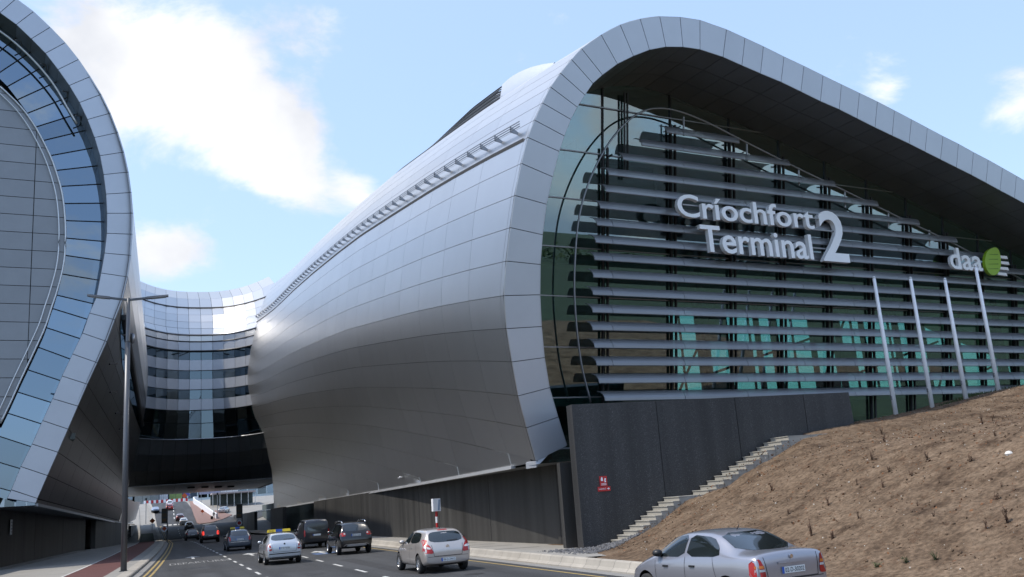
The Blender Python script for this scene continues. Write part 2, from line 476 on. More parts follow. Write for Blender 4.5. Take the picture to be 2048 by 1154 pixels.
M_panel = mat('aluminium_panel', (0.595, 0.592, 0.585), rough=0.375, metal=1.0, var=0.025, vscale=0.5, rnd=0.03)
M_rim = mat('aluminium_rim', (0.52, 0.545, 0.59), rough=0.42, metal=0.55, var=0.04, vscale=0.6, rnd=0.035)
M_pierpanel = mat('grey_cladding', (0.27, 0.28, 0.295), rough=0.45, metal=0.35, var=0.05, vscale=0.9, rnd=0.04)
M_flank = mat('shaded_flank_panel', (0.12, 0.118, 0.117), rough=0.34, metal=0.9, var=0.08, vscale=0.6, rnd=0.06)  # lower pier cladding: shade and dark reflections put into the base colour
M_lamp = mat('lamp_grey_paint', (0.10, 0.105, 0.115), rough=0.4, metal=0.3, var=0.05)
M_soffit = mat('soffit_panel', (0.17, 0.18, 0.19), rough=0.45, metal=0.6, var=0.08, vscale=0.7, rnd=0.06)  # same cladding metal, the darkness of downward faces put into its base colour
M_joint = mat('joint_backing', (0.025, 0.026, 0.028), rough=0.8)
M_steel = mat('steel_grey', (0.30, 0.31, 0.33), rough=0.4, metal=0.7, var=0.06)
M_lightsteel = mat('steel_light', (0.62, 0.63, 0.64), rough=0.35, metal=0.6, var=0.05)
M_darksteel = mat('steel_dark', (0.05, 0.051, 0.054), rough=0.5, metal=0.3, var=0.1)
M_louvre = mat('louvre_metal', (0.33, 0.335, 0.35), rough=0.42, metal=0.5, var=0.09, vscale=0.5, rnd=0.06, stretch=(0.4, 1, 1))
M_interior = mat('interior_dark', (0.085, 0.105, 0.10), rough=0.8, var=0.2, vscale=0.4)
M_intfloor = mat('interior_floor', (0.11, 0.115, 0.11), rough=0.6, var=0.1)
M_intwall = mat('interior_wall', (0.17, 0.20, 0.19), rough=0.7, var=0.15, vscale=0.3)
M_glass = glass('facade_glass', (0.58, 0.78, 0.75), refl=0.22, ior=1.55, gcol=(0.82, 0.91, 0.98), wob=0.02, rnd=0.08)
M_backglass = glass('rear_glass', (0.56, 0.72, 0.67), refl=0.0, ior=1.4)
M_blueglass = glass('blue_glass', (0.10, 0.17, 0.22), refl=0.38, ior=1.6, gcol=(0.58, 0.74, 0.90), wob=0.05, rnd=0.28)
M_darkglass = glass('dark_glass', (0.12, 0.16, 0.18), refl=0.22, ior=1.6, gcol=(0.6, 0.75, 0.85), wob=0.03, rnd=0.15)
M_white = mat('white_paint', (0.80, 0.81, 0.83), rough=0.4, var=0.02)
M_letter = mat('letter_white', (0.93, 0.93, 0.93), rough=0.35, var=0.02)
M_leaf = mat('logo_green', (0.30, 0.50, 0.03), rough=0.4)
M_asphalt = mat('asphalt', (0.030, 0.031, 0.033), rough=0.82, var=0.22, vscale=0.35, detail=8, bump=0.35, bscale=60, var2=(14, 0.14), coords='World', streak=((1.1, 0.035, 1.0), 0.45))
M_concrete = mat('concrete_path', (0.235, 0.225, 0.205), rough=0.85, var=0.14, vscale=0.5, bump=0.2, bscale=40, var2=(9, 0.08), coords='World', rnd=0.06)
M_kerb = mat('kerb_stone', (0.31, 0.285, 0.245), rough=0.8, var=0.14, vscale=1.3, bump=0.2, bscale=30, rnd=0.08, coords='World')
M_redlane = mat('red_cycle_surface', (0.085, 0.028, 0.024), rough=0.85, var=0.18, vscale=0.8, bump=0.2, bscale=50, coords='World')
M_yellow = mat('yellow_line', (0.30, 0.215, 0.075), rough=0.8, var=0.2, vscale=6, coords='World')
M_marking = mat('white_line', (0.46, 0.46, 0.44), rough=0.8, var=0.42, vscale=5, coords='World')
M_grass = mat('grass_field', (0.026, 0.042, 0.014), rough=0.95, var=0.3, vscale=0.08, var2=(0.9, 0.25), coords='World')
M_step = mat('step_concrete', (0.31, 0.295, 0.26), rough=0.85, var=0.12, vscale=2, bump=0.15, bscale=30, rnd=0.05, coords='World')
M_gravel = mat('gravel_grey', (0.13, 0.13, 0.135), rough=0.9, var=0.4, vscale=12, rnd=0.2)
M_red = mat('red_paint', (0.45, 0.02, 0.02), rough=0.45)
M_orange = mat('orange_sign', (0.5, 0.09, 0.02), rough=0.5)
M_brickpink = mat('pink_paving', (0.19, 0.115, 0.095), rough=0.85, var=0.15, vscale=3)
M_black = mat('black_plastic', (0.012, 0.012, 0.013), rough=0.45)
M_rubber = mat('tyre_rubber', (0.014, 0.014, 0.015), rough=0.8, var=0.2)

def granite(name, base, speck, streak):
    m, t, b = nmat(name)
    L = t.links
    g = t.nodes.new('ShaderNodeNewGeometry')
    vo = t.nodes.new('ShaderNodeTexVoronoi'); vo.inputs['Scale'].default_value = 26
    L.new(g.outputs['Position'], vo.inputs['Vector'])
    nz = t.nodes.new('ShaderNodeTexNoise'); nz.inputs['Scale'].default_value = 0.5; nz.inputs['Detail'].default_value = 8
    mp_ = t.nodes.new('ShaderNodeMapping'); mp_.inputs['Scale'].default_value = (2.2, 2.2, 0.10)
    L.new(g.outputs['Position'], mp_.inputs[0]); L.new(mp_.outputs[0], nz.inputs['Vector'])
    nf = t.nodes.new('ShaderNodeTexNoise'); nf.inputs['Scale'].default_value = 38; nf.inputs['Detail'].default_value = 3
    L.new(g.outputs['Position'], nf.inputs['Vector'])
    mr = t.nodes.new('ShaderNodeMapRange'); mr.inputs['From Min'].default_value = 0.3; mr.inputs['From Max'].default_value = 0.7
    mr.inputs['To Min'].default_value = 1 - streak; mr.inputs['To Max'].default_value = 1 + streak
    L.new(nz.outputs['Fac'], mr.inputs[0])
    ms = t.nodes.new('ShaderNodeMapRange'); ms.inputs['From Min'].default_value = 0.55; ms.inputs['From Max'].default_value = 0.75
    L.new(nf.outputs['Fac'], ms.inputs[0])
    mx = t.nodes.new('ShaderNodeMix'); mx.data_type = 'RGBA'
    mx.inputs['A'].default_value = (*base, 1); mx.inputs['B'].default_value = (*speck, 1)
    L.new(ms.outputs[0], mx.inputs['Factor'])
    oi = t.nodes.new('ShaderNodeObjectInfo')
    mo = t.nodes.new('ShaderNodeMapRange'); mo.inputs['To Min'].default_value = 0.86; mo.inputs['To Max'].default_value = 1.14
    L.new(oi.outputs['Random'], mo.inputs[0])
    m2 = t.nodes.new('ShaderNodeMath'); m2.operation = 'MULTIPLY'
    L.new(mr.outputs[0], m2.inputs[0]); L.new(mo.outputs[0], m2.inputs[1])
    mu = t.nodes.new('ShaderNodeVectorMath'); mu.operation = 'SCALE'
    L.new(mx.outputs['Result'], mu.inputs[0]); L.new(m2.outputs[0], mu.inputs['Scale'])
    L.new(mu.outputs[0], b.inputs['Base Color'])
    b.inputs['Roughness'].default_value = 0.6
    bp = t.nodes.new('ShaderNodeBump'); bp.inputs['Strength'].default_value = 0.25; bp.inputs['Distance'].default_value = 0.02
    L.new(nf.outputs['Fac'], bp.inputs['Height']); L.new(bp.outputs[0], b.inputs['Normal'])
    return m
M_granite = granite('black_granite', (0.024, 0.0235, 0.0235), (0.11, 0.108, 0.105), 0.42)
M_wall = granite('dark_aggregate_concrete', (0.034, 0.033, 0.031), (0.065, 0.062, 0.058), 0.48)

# the blades are perforated sheet: part of the light passes through
_t = M_louvre.node_tree
_o = [n_ for n_ in _t.nodes if n_.type == 'OUTPUT_MATERIAL'][0]
_mx = _t.nodes.new('ShaderNodeMixShader'); _mx.inputs[0].default_value = 0.30
_tr = _t.nodes.new('ShaderNodeBsdfTransparent')
_t.links.new(_t.nodes['Principled BSDF'].outputs[0], _mx.inputs[1]); _t.links.new(_tr.outputs[0], _mx.inputs[2]); _t.links.new(_mx.outputs[0], _o.inputs[0])

# ------------------------------------------------------------------ ground, road, paths
ZY = [-400, 110, 140, 165, 185, 208, 228, 250, 285, 330, 400, 1500]
ZZ = [0, 0, -0.3, -0.5, -0.3, 0.9, 2.6, 5.2, 7.4, 8.6, 9.0, 9.0]
def zr(y):
    if y < 100 or y > 420: return 0.0 if y < 100 else 9.0
    # smoothed by averaging
    return sum(interp(y + d, ZY, ZZ) for d in (-8, -4, 0, 4, 8)) / 5
LX_Y = [10, 35, 49, 62, 80, 100, 120, 150, 190, 260, 340]
LX_X = [-3.6, -2.0, -1.3, -0.85, -0.35, 0.05, 0.3, 0.2, -0.3, -2.2, -4.5]
def lx(y): return interp(y, LX_Y, LX_X)
RX_Y = [-60, 60, 110, 150, 185, 200, 215, 260, 340]
RX_X = [12.4, 12.4, 12.4, 12.2, 12.0, 9.6, 7.6, 6.6, 6.0]
def rx(y): return interp(y, RX_Y, RX_X)
YS = [-60, -30, 0] + list(range(10, 100, 5)) + list(range(100, 344, 4))

gy = [-1200, -400, -120] + YS[1:] + [360, 400, 460, 600, 1000, 2600]
v = []; f = []
gx = [-2200, -600, -120, -30, 60, 200, 700, 2200]
for y in gy:
    for x in gx:
        v.append((x, y, zr(y) - 0.09))
for i in range(len(gy) - 1):
    for j in range(len(gx) - 1):
        a = i * len(gx) + j
        f.append((a, a + 1, a + 1 + len(gx), a + len(gx)))
ground = mk('ground', v, f, M_grass)
tag(ground, kind='structure')

def strip(name, xa, xb, ys, dz, m, parent=None, kind='structure'):
    v = []; f = []
    for y in ys:
        v.append((xa(y), y, zr(y) + dz)); v.append((xb(y), y, zr(y) + dz))
    for i in range(len(ys) - 1):
        f.append((2 * i, 2 * i + 1, 2 * i + 3, 2 * i + 2))
    o = mk(name, v, f, m, parent)
    if parent is None and kind: o['kind'] = kind
    return o
road = strip('road', lx, rx, YS, 0.0, M_asphalt)
# slip road turning off to the right behind the link building
v = []; f = []
SLC = [(6, 170), (9.5, 190), (12.5, 208), (17, 222), (24, 232), (40, 240), (70, 246)]
for i, (x, y) in enumerate(SLC):
    a = V(SLC[max(0, i - 1)]); b = V(SLC[min(len(SLC) - 1, i + 1)])
    d = (b - a).normalized(); n = V((d.y, -d.x))
    for s in (-4.2, 4.2):
        p = V((x, y)) + n * s
        v.append((p.x, p.y, zr(p.y) + 0.012))
for i in range(len(SLC) - 1):
    f.append((2 * i, 2 * i + 1, 2 * i + 3, 2 * i + 2))
slip = mk('slip_road', v, f, M_asphalt); tag(slip, kind='structure')
fore = strip('forecourt', lambda y: 5.0, lambda y: 60.0, [y for y in YS if 176 <= y <= 340], -0.02, M_concrete)
verge = strip('verge_paving', lambda y: -14.0, lambda y: 3.0, [y for y in YS if 200 <= y <= 340], -0.03, M_concrete)

# --- left pavement: red cycle lane, paving strip, kerb
def off(d): return lambda y: lx(y) + d
PY = [y for y in YS if 20 <= y <= 330]
lwx_Y = [40, 60, 74, 104, 129, 150, 225]
lwx_X = [-13.6, -11.4, -10.3, -8.35, -6.3, -5.6, -5.2]
def lwx(y): return interp(y, lwx_Y, lwx_X)
pav = strip('pavement', lambda y: lwx(y) - 0.4 if y < 225 else -9, off(-3.4), PY, 0.13, M_concrete)
strip('cycle_lane', off(-3.4), off(-1.22), [y for y in PY if y <= 152], 0.134, M_redlane)
strip('paving_strip', off(-1.22), off(-0.58), PY, 0.139, M_concrete)
lm = strip('cycle_lane_line', off(-3.48), off(-3.36), [y for y in PY if y < 150], 0.140, M_marking)
# low step along the wall foot
plinth = strip('wall_plinth', lambda y: lwx(y) - 0.3, lambda y: lwx(y) + 0.75, [y for y in PY if 40 <= y <= 110], 0.20, M_concrete)
mb = MB()
yy = [y for y in PY if 40 <= y <= 110]
for i in range(len(yy) - 1):
    mb.quad((lwx(yy[i]) + .75, yy[i], 0.12), (lwx(yy[i]) + .75, yy[i], .20), (lwx(yy[i + 1]) + .75, yy[i + 1], .20), (lwx(yy[i + 1]) + .75, yy[i + 1], .12))
o = mb.build('step_face', M_concrete, plinth)
# kerb stones (left)
kl = empty('kerb', (0, 0, 0)); tag(kl, kind='structure')
def kerb_stone(parent, fx, y0, y1, prof, m, name='kerb_stone', dz=0.0):
    n = len(prof)
    v = []
    for y in (y0 + 0.008, y1 - 0.008):
        for (dx, z) in prof:
            v.append((fx(y) + dx, y, zr(y) + z + dz))
    f = [tuple(range(n - 1, -1, -1)), tuple(range(n, 2 * n))]
    for i in range(n - 1):
        f.append((i, i + 1, i + 1 + n, i + n))
    f.append((n - 1, 0, n, 2 * n - 1))
    return fixnormals(mk(name, v, f, m, parent))
profL = [(0, -.05), (-.02, .10), (-.06, .135), (-.10, .148), (-.57, .148), (-.57, -.05)]
y = 30.0
while y < 104:
    kerb_stone(kl, lx, y, y + 1.0, profL, M_kerb); y += 1.0
y = 104.0
while y < 320:
    kerb_stone(kl, lx, y, y + 8, profL, M_kerb); y += 8.0
# gutter channel + double yellow lines (left)
strip('gutter', off(0.0), off(0.34), [y for y in PY if y < 200], 0.006, mat('gutter_concrete', (0.20, 0.195, 0.185), rough=0.85, var=0.15, coords='World'))
for d in (0.50, 0.78):
    strip('yellow_line', off(d), off(d + 0.12), [y for y in PY if y < 220], 0.004, M_yellow)

# --- right pavement and its high rolled kerb
profR = [(0, -.05), (0.0, .05), (.10, .13), (.15, .24), (.17, .29), (.21, .325), (.27, .335), (.33, .32), (.37, .27), (.50, .265), (.50, -.05)]
kr = empty('kerb', (12.4, 30, 0)); tag(kr, kind='structure')
def krx(y): return 0.0
y = 7.0
while y < 66:
    kerb_stone(kr, lambda q: 0.0, y - 30, y - 29.0, profR, M_kerb); y += 1.0
while y < 180:
    kerb_stone(kr, lambda q: 0.0, y - 30, y - 24, profR, M_kerb); y += 6.0
rwx_Y = [34, 40, 56, 74, 95, 150, 225]
rwx_X = [16.75, 16.6, 15.9, 15.35, 15.1, 15.0, 14.8]
def rwx(y): return interp(y, rwx_Y, rwx_X)
v = []; f = []
ys = [29.5, 33, 36, 40, 45, 50, 56, 65, 74, 85, 95, 110, 130, 150, 180]
for y in ys:
    for k in range(3):
        x = 12.88 + (rwx(y) + 0.3 - 12.88) * k / 2
        v.append((x, y, zr(y) + 0.262 - 0.06 * k))
for i in range(len(ys) - 1):
    for k in range(2):
        a = i * 3 + k
        f.append((a, a + 1, a + 4, a + 3))
pavr = mk('pavement', v, f, M_concrete); tag(pavr, kind='structure')
# drain slots crossing the pavement
mb = MB()
for yy in (38.6, 42.0, 44.5, 47.5, 57.2, 61.8, 64.5):
    mb.quad((12.95, yy, 0.268), (12.95, yy + .12, 0.268), (15.2, yy + .22, 0.208), (15.2, yy + .08, 0.208))
mb.build('drain_slot', M_joint, pavr)
strip('gutter', lambda y: 11.98, lambda y: 12.4, [y for y in YS if 5 <= y <= 150], 0.006, MATS['gutter_concrete'])
strip('yellow_line', lambda y: 11.55, lambda y: 11.66, [y for y in YS if 5 <= y <= 70], 0.005, M_yellow)

# --- lane markings
def dash(x0, x1, y0, y1, sk=0.0):
    mb.quad((x0, y0, zr(y0) + .008), (x1, y0, zr(y0) + .008), (x1 + sk, y1, zr(y1) + .008), (x0 + sk, y1, zr(y1) + .008))
mark = empty('road_markings', (0, 0, 0)); tag(mark, kind='structure')
y = 33.0
while y < 205:
    x = interp(y, [33, 75, 110, 205], [3.78, 3.55, 3.3, 2.9])
    mb = MB(); dash(x, x + .13, y, y + (2.0 if y < 110 else 3.0)); mb.build('lane_dash', M_marking, mark)
    y += 4.2 if y < 110 else 6.5
for k in range(6):
    y = 31.2 + k * 5.2
    mb = MB(); dash(7.16, 7.29, y, y + 2.2); mb.build('lane_dash', M_marking, mark)
y = 150
while y < 200:
    mb = MB(); x = interp(y, [150, 200], [5.4, 6.3]); dash(x, x + .13, y, y + 3); mb.build('lane_dash', M_marking, mark); y += 6.5
y = 230
while y < 300:
    mb = MB(); x = 2.4; dash(x, x + .2, y, y + 4); mb.build('lane_dash', M_marking, mark); y += 8
# stop bar across the far carriageway
for k in range(5):
    mb = MB(); dash(0.2 + k * 1.0, 0.85 + k * 1.0, 216, 218.5); mb.build('crossing_bar', M_marking, mark)
def arrow(cx, cy, L=4.2):
    mb = MB()
    z = .008
    mb.poly([(cx - .09, cy - L / 2, z), (cx + .09, cy - L / 2, z), (cx + .09, cy + .3, z), (cx - .09, cy + .3, z)])
    mb.poly([(cx - .5, cy + .3, z), (cx + .5, cy + .3, z), (cx, cy + L / 2, z)])
    mb.build('lane_arrow', M_marking, mark)
arrow(1.85, 66.5); arrow(5.25, 63.5); arrow(8.7, 57.5)
# blue bay patch
mb = MB(); mb.quad((8.05, 54.4, .007), (9.4, 54.4, .007), (9.4, 56.6, .007), (8.05, 56.6, .007))
mb.build('blue_bay_patch', mat('blue_marking', (0.06, 0.10, 0.19), rough=0.8, var=0.2, coords='World'), mark)

def text_mesh(s, extrude=0.0, offset=0.0):
    cu = bpy.data.curves.new('txt', 'FONT')
    cu.body = s; cu.size = 1.0; cu.extrude = extrude; cu.offset = offset; cu.resolution_u = 4
    o = bpy.data.objects.new('txt', cu); COL.objects.link(o)
    dg = bpy.context.evaluated_depsgraph_get()
    me = bpy.data.meshes.new_from_object(o.evaluated_get(dg))
    vs = [v_.co.copy() for v_ in me.vertices]; fs = [tuple(p.vertices) for p in me.polygons]
    bpy.data.objects.remove(o); bpy.data.curves.remove(cu); bpy.data.meshes.remove(me)
    return vs, fs

def text_parts(s, extrude=0.0, offset=0.0):
    """list of (verts, faces), one per letter (islands overlapping in x are joined)"""
    vs, fs = text_mesh(s, extrude, offset)
    key = {}
    rep = []
    for v_ in vs:
        k = (round(v_.x, 4), round(v_.y, 4), round(v_.z, 4))
        rep.append(key.setdefault(k, len(key)))
    par = list(range(len(key)))
    def find(a):
        while par[a] != a:
            par[a] = par[par[a]]; a = par[a]
        return a
    for p in fs:
        for q in p[1:]:
            par[find(rep[p[0]])] = find(rep[q])
    isl = {}
    for p in fs:
        isl.setdefault(find(rep[p[0]]), []).append(p)
    items = []
    for ps in isl.values():
        xs = [vs[i].x for p in ps for i in p]
        items.append([min(xs), max(xs), ps])
    items.sort(key=lambda a: a[0])
    mer = []
    for it in items:
        if mer and it[0] < mer[-1][1] - 0.25 * min(it[1] - it[0], mer[-1][1] - mer[-1][0]):
            mer[-1][1] = max(mer[-1][1], it[1]); mer[-1][2] = mer[-1][2] + it[2]
        else:
            mer.append(it)
    res = []
    for a, b, ps in mer:
        ids = sorted({i for p in ps for i in p}); mp_ = {i: n for n, i in enumerate(ids)}
        res.append(([vs[i] for i in ids], [tuple(mp_[i] for i in p) for p in ps]))
    return res, vs

def put_text(s, parent, org, ax, ay, w, h, m, name='letter', depth=0.0, offset=0.0, ref=None):
    """fit text into w x h (ref: height measured on this string) with axes ax, ay"""
    parts, allv = text_parts(s, 0.0 if depth == 0 else 0.5, offset)
    x0 = min(p.x for p in allv); x1 = max(p.x for p in allv)
    if ref:
        _, rv = text_parts(ref, 0.0, offset)
        y0 = min(p.y for p in rv); y1 = max(p.y for p in rv)
    else:
        y0 = min(p.y for p in allv); y1 = max(p.y for p in allv)
    sx = w / (x1 - x0); sy = h / (y1 - y0)
    az = V(ax).cross(V(ay)).normalized()
    for vs, fs in parts:
        mk(name, [V(org) + V(ax) * ((p.x - x0) * sx) + V(ay) * ((p.y - y0) * sy) + az * (p.z * depth) for p in vs], fs, m, parent)
put_text('DEPARTURES', mark, (0.4, 57.6, .008), (1, 0, 0), (0, 1, 0), 3.3, 2.3, mat('worn_white_line', (.24, .24, .235), rough=.85, var=.45, vscale=5, coords='World'), 'painted_letter')
M_patch = mat('asphalt_repair', (.022, .022, .023), rough=.8, var=.25, vscale=.8, coords='World', bump=.3, bscale=60)
for (x0, x1, y0, y1) in ((4.4, 6.3, 41, 44.6), (8.0, 8.7, 33.5, 47), (0.9, 2.6, 46.5, 50.2), (4.3, 5.0, 55, 69), (9.9, 11.2, 40.5, 42.6)):
    mb = MB(); mb.quad((x0, y0, .0035), (x1, y0, .0035), (x1 + .05, y1, .0035), (x0, y1, .0035)); mb.build('asphalt_patch', M_patch, road)

# manhole covers in the carriageway
for (x, y) in ((5.6, 38.2), (1.4, 52.0), (9.6, 30.5), (2.3, 84)):
    mb = MB(); mb.lathe([(0.001, .006), (.34, .006)], (x, y, 0), 'z', 20)
    o = mb.build('manhole_cover', mat('manhole_iron%d' % int(y), (0.03, 0.029, 0.028), rough=0.6, metal=0.3, var=0.2), road)

# ------------------------------------------------------------------ soil mound
X0_Y = [0, 10, 20, 27, 31, 34, 38]
X0_X = [13.3, 13.3, 13.3, 13.35, 14.6, 16.2, 17.2]
HD = [-1, 0, 1.0, 3.0, 4.3, 5.5, 7, 8.6, 12.4, 17, 20, 22.5, 25, 30, 45]
HZ = [0.15, 0.22, 0.55, 1.55, 2.1, 2.75, 3.55, 4.05, 4.45, 4.9, 5.25, 5.75, 6.05, 6.3, 6.4]
def mound_z(x, y):
    d = x - interp(y, X0_Y, X0_X)
    z = sum(interp(d + e, HD, HZ) for e in (-.6, -.2, .2, .6)) / 4
    z = .2 + (z - .2) * interp(min(max(y, 8), 36), [8, 24, 30, 34, 37], [.86, .80, .80, 1.0, 1.0])
    if d < 0.6: z = max(0.16, z)
    return z
def mound_noise(x, y):
    p = V((x, y, 0.0))
    n = noise.fractal(p * 0.35, 1.0, 2.0, 3) * 0.075
    n += noise.fractal(p * 1.6, 0.9, 2.1, 4) * 0.035
    n += max(0, noise.noise(p * 5.2)) * 0.05 + noise.noise(p * 11.0) * 0.018
    return n
def soil_z(x, y):
    d = x - interp(y, X0_Y, X0_X)
    k = min(1.0, max(0.12, d / 1.5))
    return mound_z(x, y) + mound_noise(x, y) * k
stairs_in = lambda x, y: (16.0 < x < 25.6 and y > 33.0)
xs = []
x = 13.0
while x < 62:
    xs.append(x); x += 0.11 if x < 30 else (0.2 if x < 46 else 1.0)
ys = []
y = 3.0
while y < 40.4:
    ys.append(y); y += 0.16 if y > 11 else 0.6
v = []; f = []
for y in ys:
    for x in xs:
        z = soil_z(x, y)
        wall_y = 34.6 - (x - 15.43) * 0.057
        if 15.3 < x < 28.9 and y > wall_y - 0.05: z = min(z, 3.0)
        # flight of steps is cut into the slope beside the wall
        if 16.0 < x < 25.8 and wall_y - 1.32 < y <= wall_y + .1:
            z = min(z, interp(x, [16.0, 16.5, 19.4, 20.6, 25.2, 26], [0.1, .02, 1.55, 1.75, 3.85, 3.9]))
        if 15.9 < x < 26.2 and wall_y - 3.6 < y <= wall_y - 1.3:
            z = min(z, interp(x, [16.0, 16.35, 19.35, 20.4, 25, 26.2], [0.1, .12, 1.9, 1.95, 4.0, 4.1]) - .14 + (wall_y - 1.3 - y) * .16)
        v.append((x, y, z))
nx = len(xs)
for i in range(len(ys) - 1):
    for j in range(nx - 1):
        a = i * nx + j
        f.append((a, a + 1, a + 1 + nx, a + nx))
m, t, b = nmat('dry_soil')
L = t.links
g = t.nodes.new('ShaderNodeNewGeometry')
nz = t.nodes.new('ShaderNodeTexNoise'); nz.inputs['Scale'].default_value = 1.1; nz.inputs['Detail'].default_value = 9; nz.inputs['Roughness'].default_value = 0.68
L.new(g.outputs['Position'], nz.inputs['Vector'])
cr = t.nodes.new('ShaderNodeValToRGB')
e = cr.color_ramp.elements
e[0].position = 0.33; e[0].color = (0.060, 0.040, 0.027, 1)
e[1].position = 0.66; e[1].color = (0.192, 0.140, 0.097, 1)
el = e.new(0.48); el.color = (0.132, 0.093, 0.063, 1)
L.new(nz.outputs['Fac'], cr.inputs[0])
nz2 = t.nodes.new('ShaderNodeTexNoise'); nz2.inputs['Scale'].default_value = 9; nz2.inputs['Detail'].default_value = 6
L.new(g.outputs['Position'], nz2.inputs['Vector'])
mr = t.nodes.new('ShaderNodeMapRange'); mr.inputs['From Min'].default_value = 0.3; mr.inputs['From Max'].default_value = 0.7; mr.inputs['To Min'].default_value = 0.60; mr.inputs['To Max'].default_value = 1.35
L.new(nz2.outputs['Fac'], mr.inputs[0])
mu = t.nodes.new('ShaderNodeVectorMath'); mu.operation = 'SCALE'
L.new(cr.outputs[0], mu.inputs[0]); L.new(mr.outputs[0], mu.inputs['Scale'])
# rust-coloured leaf litter in patches
nz3 = t.nodes.new('ShaderNodeTexNoise'); nz3.inputs['Scale'].default_value = 3.3; nz3.inputs['Detail'].default_value = 7; nz3.inputs['Roughness'].default_value = 0.75
mp_ = t.nodes.new('ShaderNodeMapping'); mp_.inputs['Location'].default_value = (7, 3, 1)
L.new(g.outputs['Position'], mp_.inputs[0]); L.new(mp_.outputs[0], nz3.inputs['Vector'])
m3 = t.nodes.new('ShaderNodeMapRange'); m3.inputs['From Min'].default_value = 0.56; m3.inputs['From Max'].default_value = 0.70; m3.inputs['To Max'].default_value = 0.6
L.new(nz3.outputs['Fac'], m3.inputs[0])
mx = t.nodes.new('ShaderNodeMix'); mx.data_type = 'RGBA'; mx.inputs['B'].default_value = (0.095, 0.042, 0.020, 1)
L.new(m3.outputs[0], mx.inputs['Factor']); L.new(mu.outputs[0], mx.inputs['A'])
L.new(mx.outputs['Result'], b.inputs['Base Color'])
b.inputs['Roughness'].default_value = 0.95
b.inputs['Specular IOR Level'].default_value = 0.1
bp = t.nodes.new('ShaderNodeBump'); bp.inputs['Strength'].default_value = 1.0; bp.inputs['Distance'].default_value = 0.07
nb = t.nodes.new('ShaderNodeTexNoise'); nb.inputs['Scale'].default_value = 19; nb.inputs['Detail'].default_value = 9
L.new(g.outputs['Position'], nb.inputs['Vector']); L.new(nb.outputs['Fac'], bp.inputs['Height']); L.new(bp.outputs[0], b.inputs['Normal'])
soil = mk('soil_mound', v, f, m, smooth=True); tag(soil, kind='structure')
M_soil = m

# ------------------------------------------------------------------ terminal building (right)
P0 = V(FR['P0']); U = V(FR['u']); W = V(FR['w']); NO = V(FR['nout']); NR = V(FR['nr']); G0 = V(FR['G0']); LP = V(FR['Lp'])
term = empty('terminal_building', (20, 40, 0))
tag(term, 'large curved aluminium terminal hall with glazed front behind louvres', 'building')
def at(o, obj=None): return o
def T(p): return V(p) - V((20, 40, 0))     # world -> local of the terminal
def rimP(ab): return P0 + U * ab[0] + W * ab[1]
RO = [rimP(p) for p in RIM_O]; RI = [rimP(p) for p in RIM_I]
for k in range(1, 26):        # the roof edge runs on straight beyond the picture
    RO.append(RO[40] + (RO[40] - RO[38]) * 0.5 * k * 1.1)
    RI.append(RI[40] + (RI[40] - RI[38]) * 0.5 * k * 1.1)
NRIM = len(RO)

RY = [30, 35, 40, 45, 50, 60, 70, 80, 95, 110, 125, 140, 160]
RR = [-.87, 0, .87, 1.68, 2.45, 3.88, 5.28, 6.48, 8.15, 9.68, 11.05, 12.25, 13.7]
def rise(y): return interp(y, RY, RR)
EXT = [V((14.62 + d, 36.95, 3.76 - 1.37 * (i + 1))) for i, d in enumerate((.28, .52, .72, .88, 1.0, 1.08, 1.12, 1.15, 1.16, 1.16))]
PROF = EXT[::-1] + RO      # index 10 = RO[0]
NE = len(EXT)
def fac(k): return 1 + (0.024 if k > 5 else 0.016) * (min(k, 16) - 5)
def led(y): return 3.78 - 0.005 * (y - 36)
def skin(k, y):
    p = catmull(PROF, k + NE)
    z = p.z + (rise(y) - rise(p.y)) * fac(k)
    bend = max(0.0, (y - 122) / 26.0) ** 2 * 1.1 * min(1, max(0, (z - 9) / 8))    # sweeps round into the link
    return V((p.x - bend, y, z))
def kled(y):
    lo, hi = -10.0, 4.0
    if skin(lo, y).z > led(y): return lo
    for _ in range(24):
        m_ = (lo + hi) / 2
        if skin(m_, y).z < led(y): lo = m_
        else: hi = m_
    return hi
KL = {}
def skin_c(k, s):
    """panel grid: course k, station s, cut off along the ledge"""
    y = STN_f(k, s)
    for _ in range(3):
        q = round(y, 2)
        if q not in KL: KL[q] = kled(y)
        if k >= KL[q]: break
        y = STN_f(KL[q], s)
    kk = max(k, KL[q])
    return skin(kk, STN_f(kk, s))
STN = [0.0, 0.45] + [40.3 + 4.5 * i for i in range(25)]
def STN_f(k, s):
    i = int(math.floor(s)); i = max(0, min(len(STN) - 2, i)); fr = s - i
    yr = catmull(PROF, k + NE).y if k > -0.5 else 36.95
    def yv(j): return yr if j == 0 else (yr + 0.45 if j == 1 else STN[j])
    return yv(i) + (yv(i + 1) - yv(i)) * fr
HL = V((-1, -0.15, 0.3))
NK = 20       # courses up to the crown
far_v = []; far_f = []; far_n = []
for s in range(len(STN) - 1):
    for k in range(-10, NK):
        g = grid_panel_geo(lambda a, b: T(skin_c(a, b)), k, k + 1, s, s + 1, 0.026, 0.06, HL, 2, 2)
        if g is None: continue
        v, fc, nf = g
        if k < 2 and (skin_c(k + 1, s + .5) - skin_c(k, s + .5)).length < .35: continue
        if s <= 13 and -6 <= k <= 15:
            o = mk('cladding_panel', v, fc, M_panel, term)
            o.data.polygons.foreach_set('use_smooth', [i < nf for i in range(len(fc))])
        else:
            n = len(far_v)
            far_v += v; far_f += [tuple(n + i for i in q) for q in fc]; far_n += [i < nf for i in range(len(fc))]
o = mk('cladding_field', far_v, far_f, M_panel, term)
o.data.polygons.foreach_set('use_smooth', far_n); o['kind'] = 'stuff'
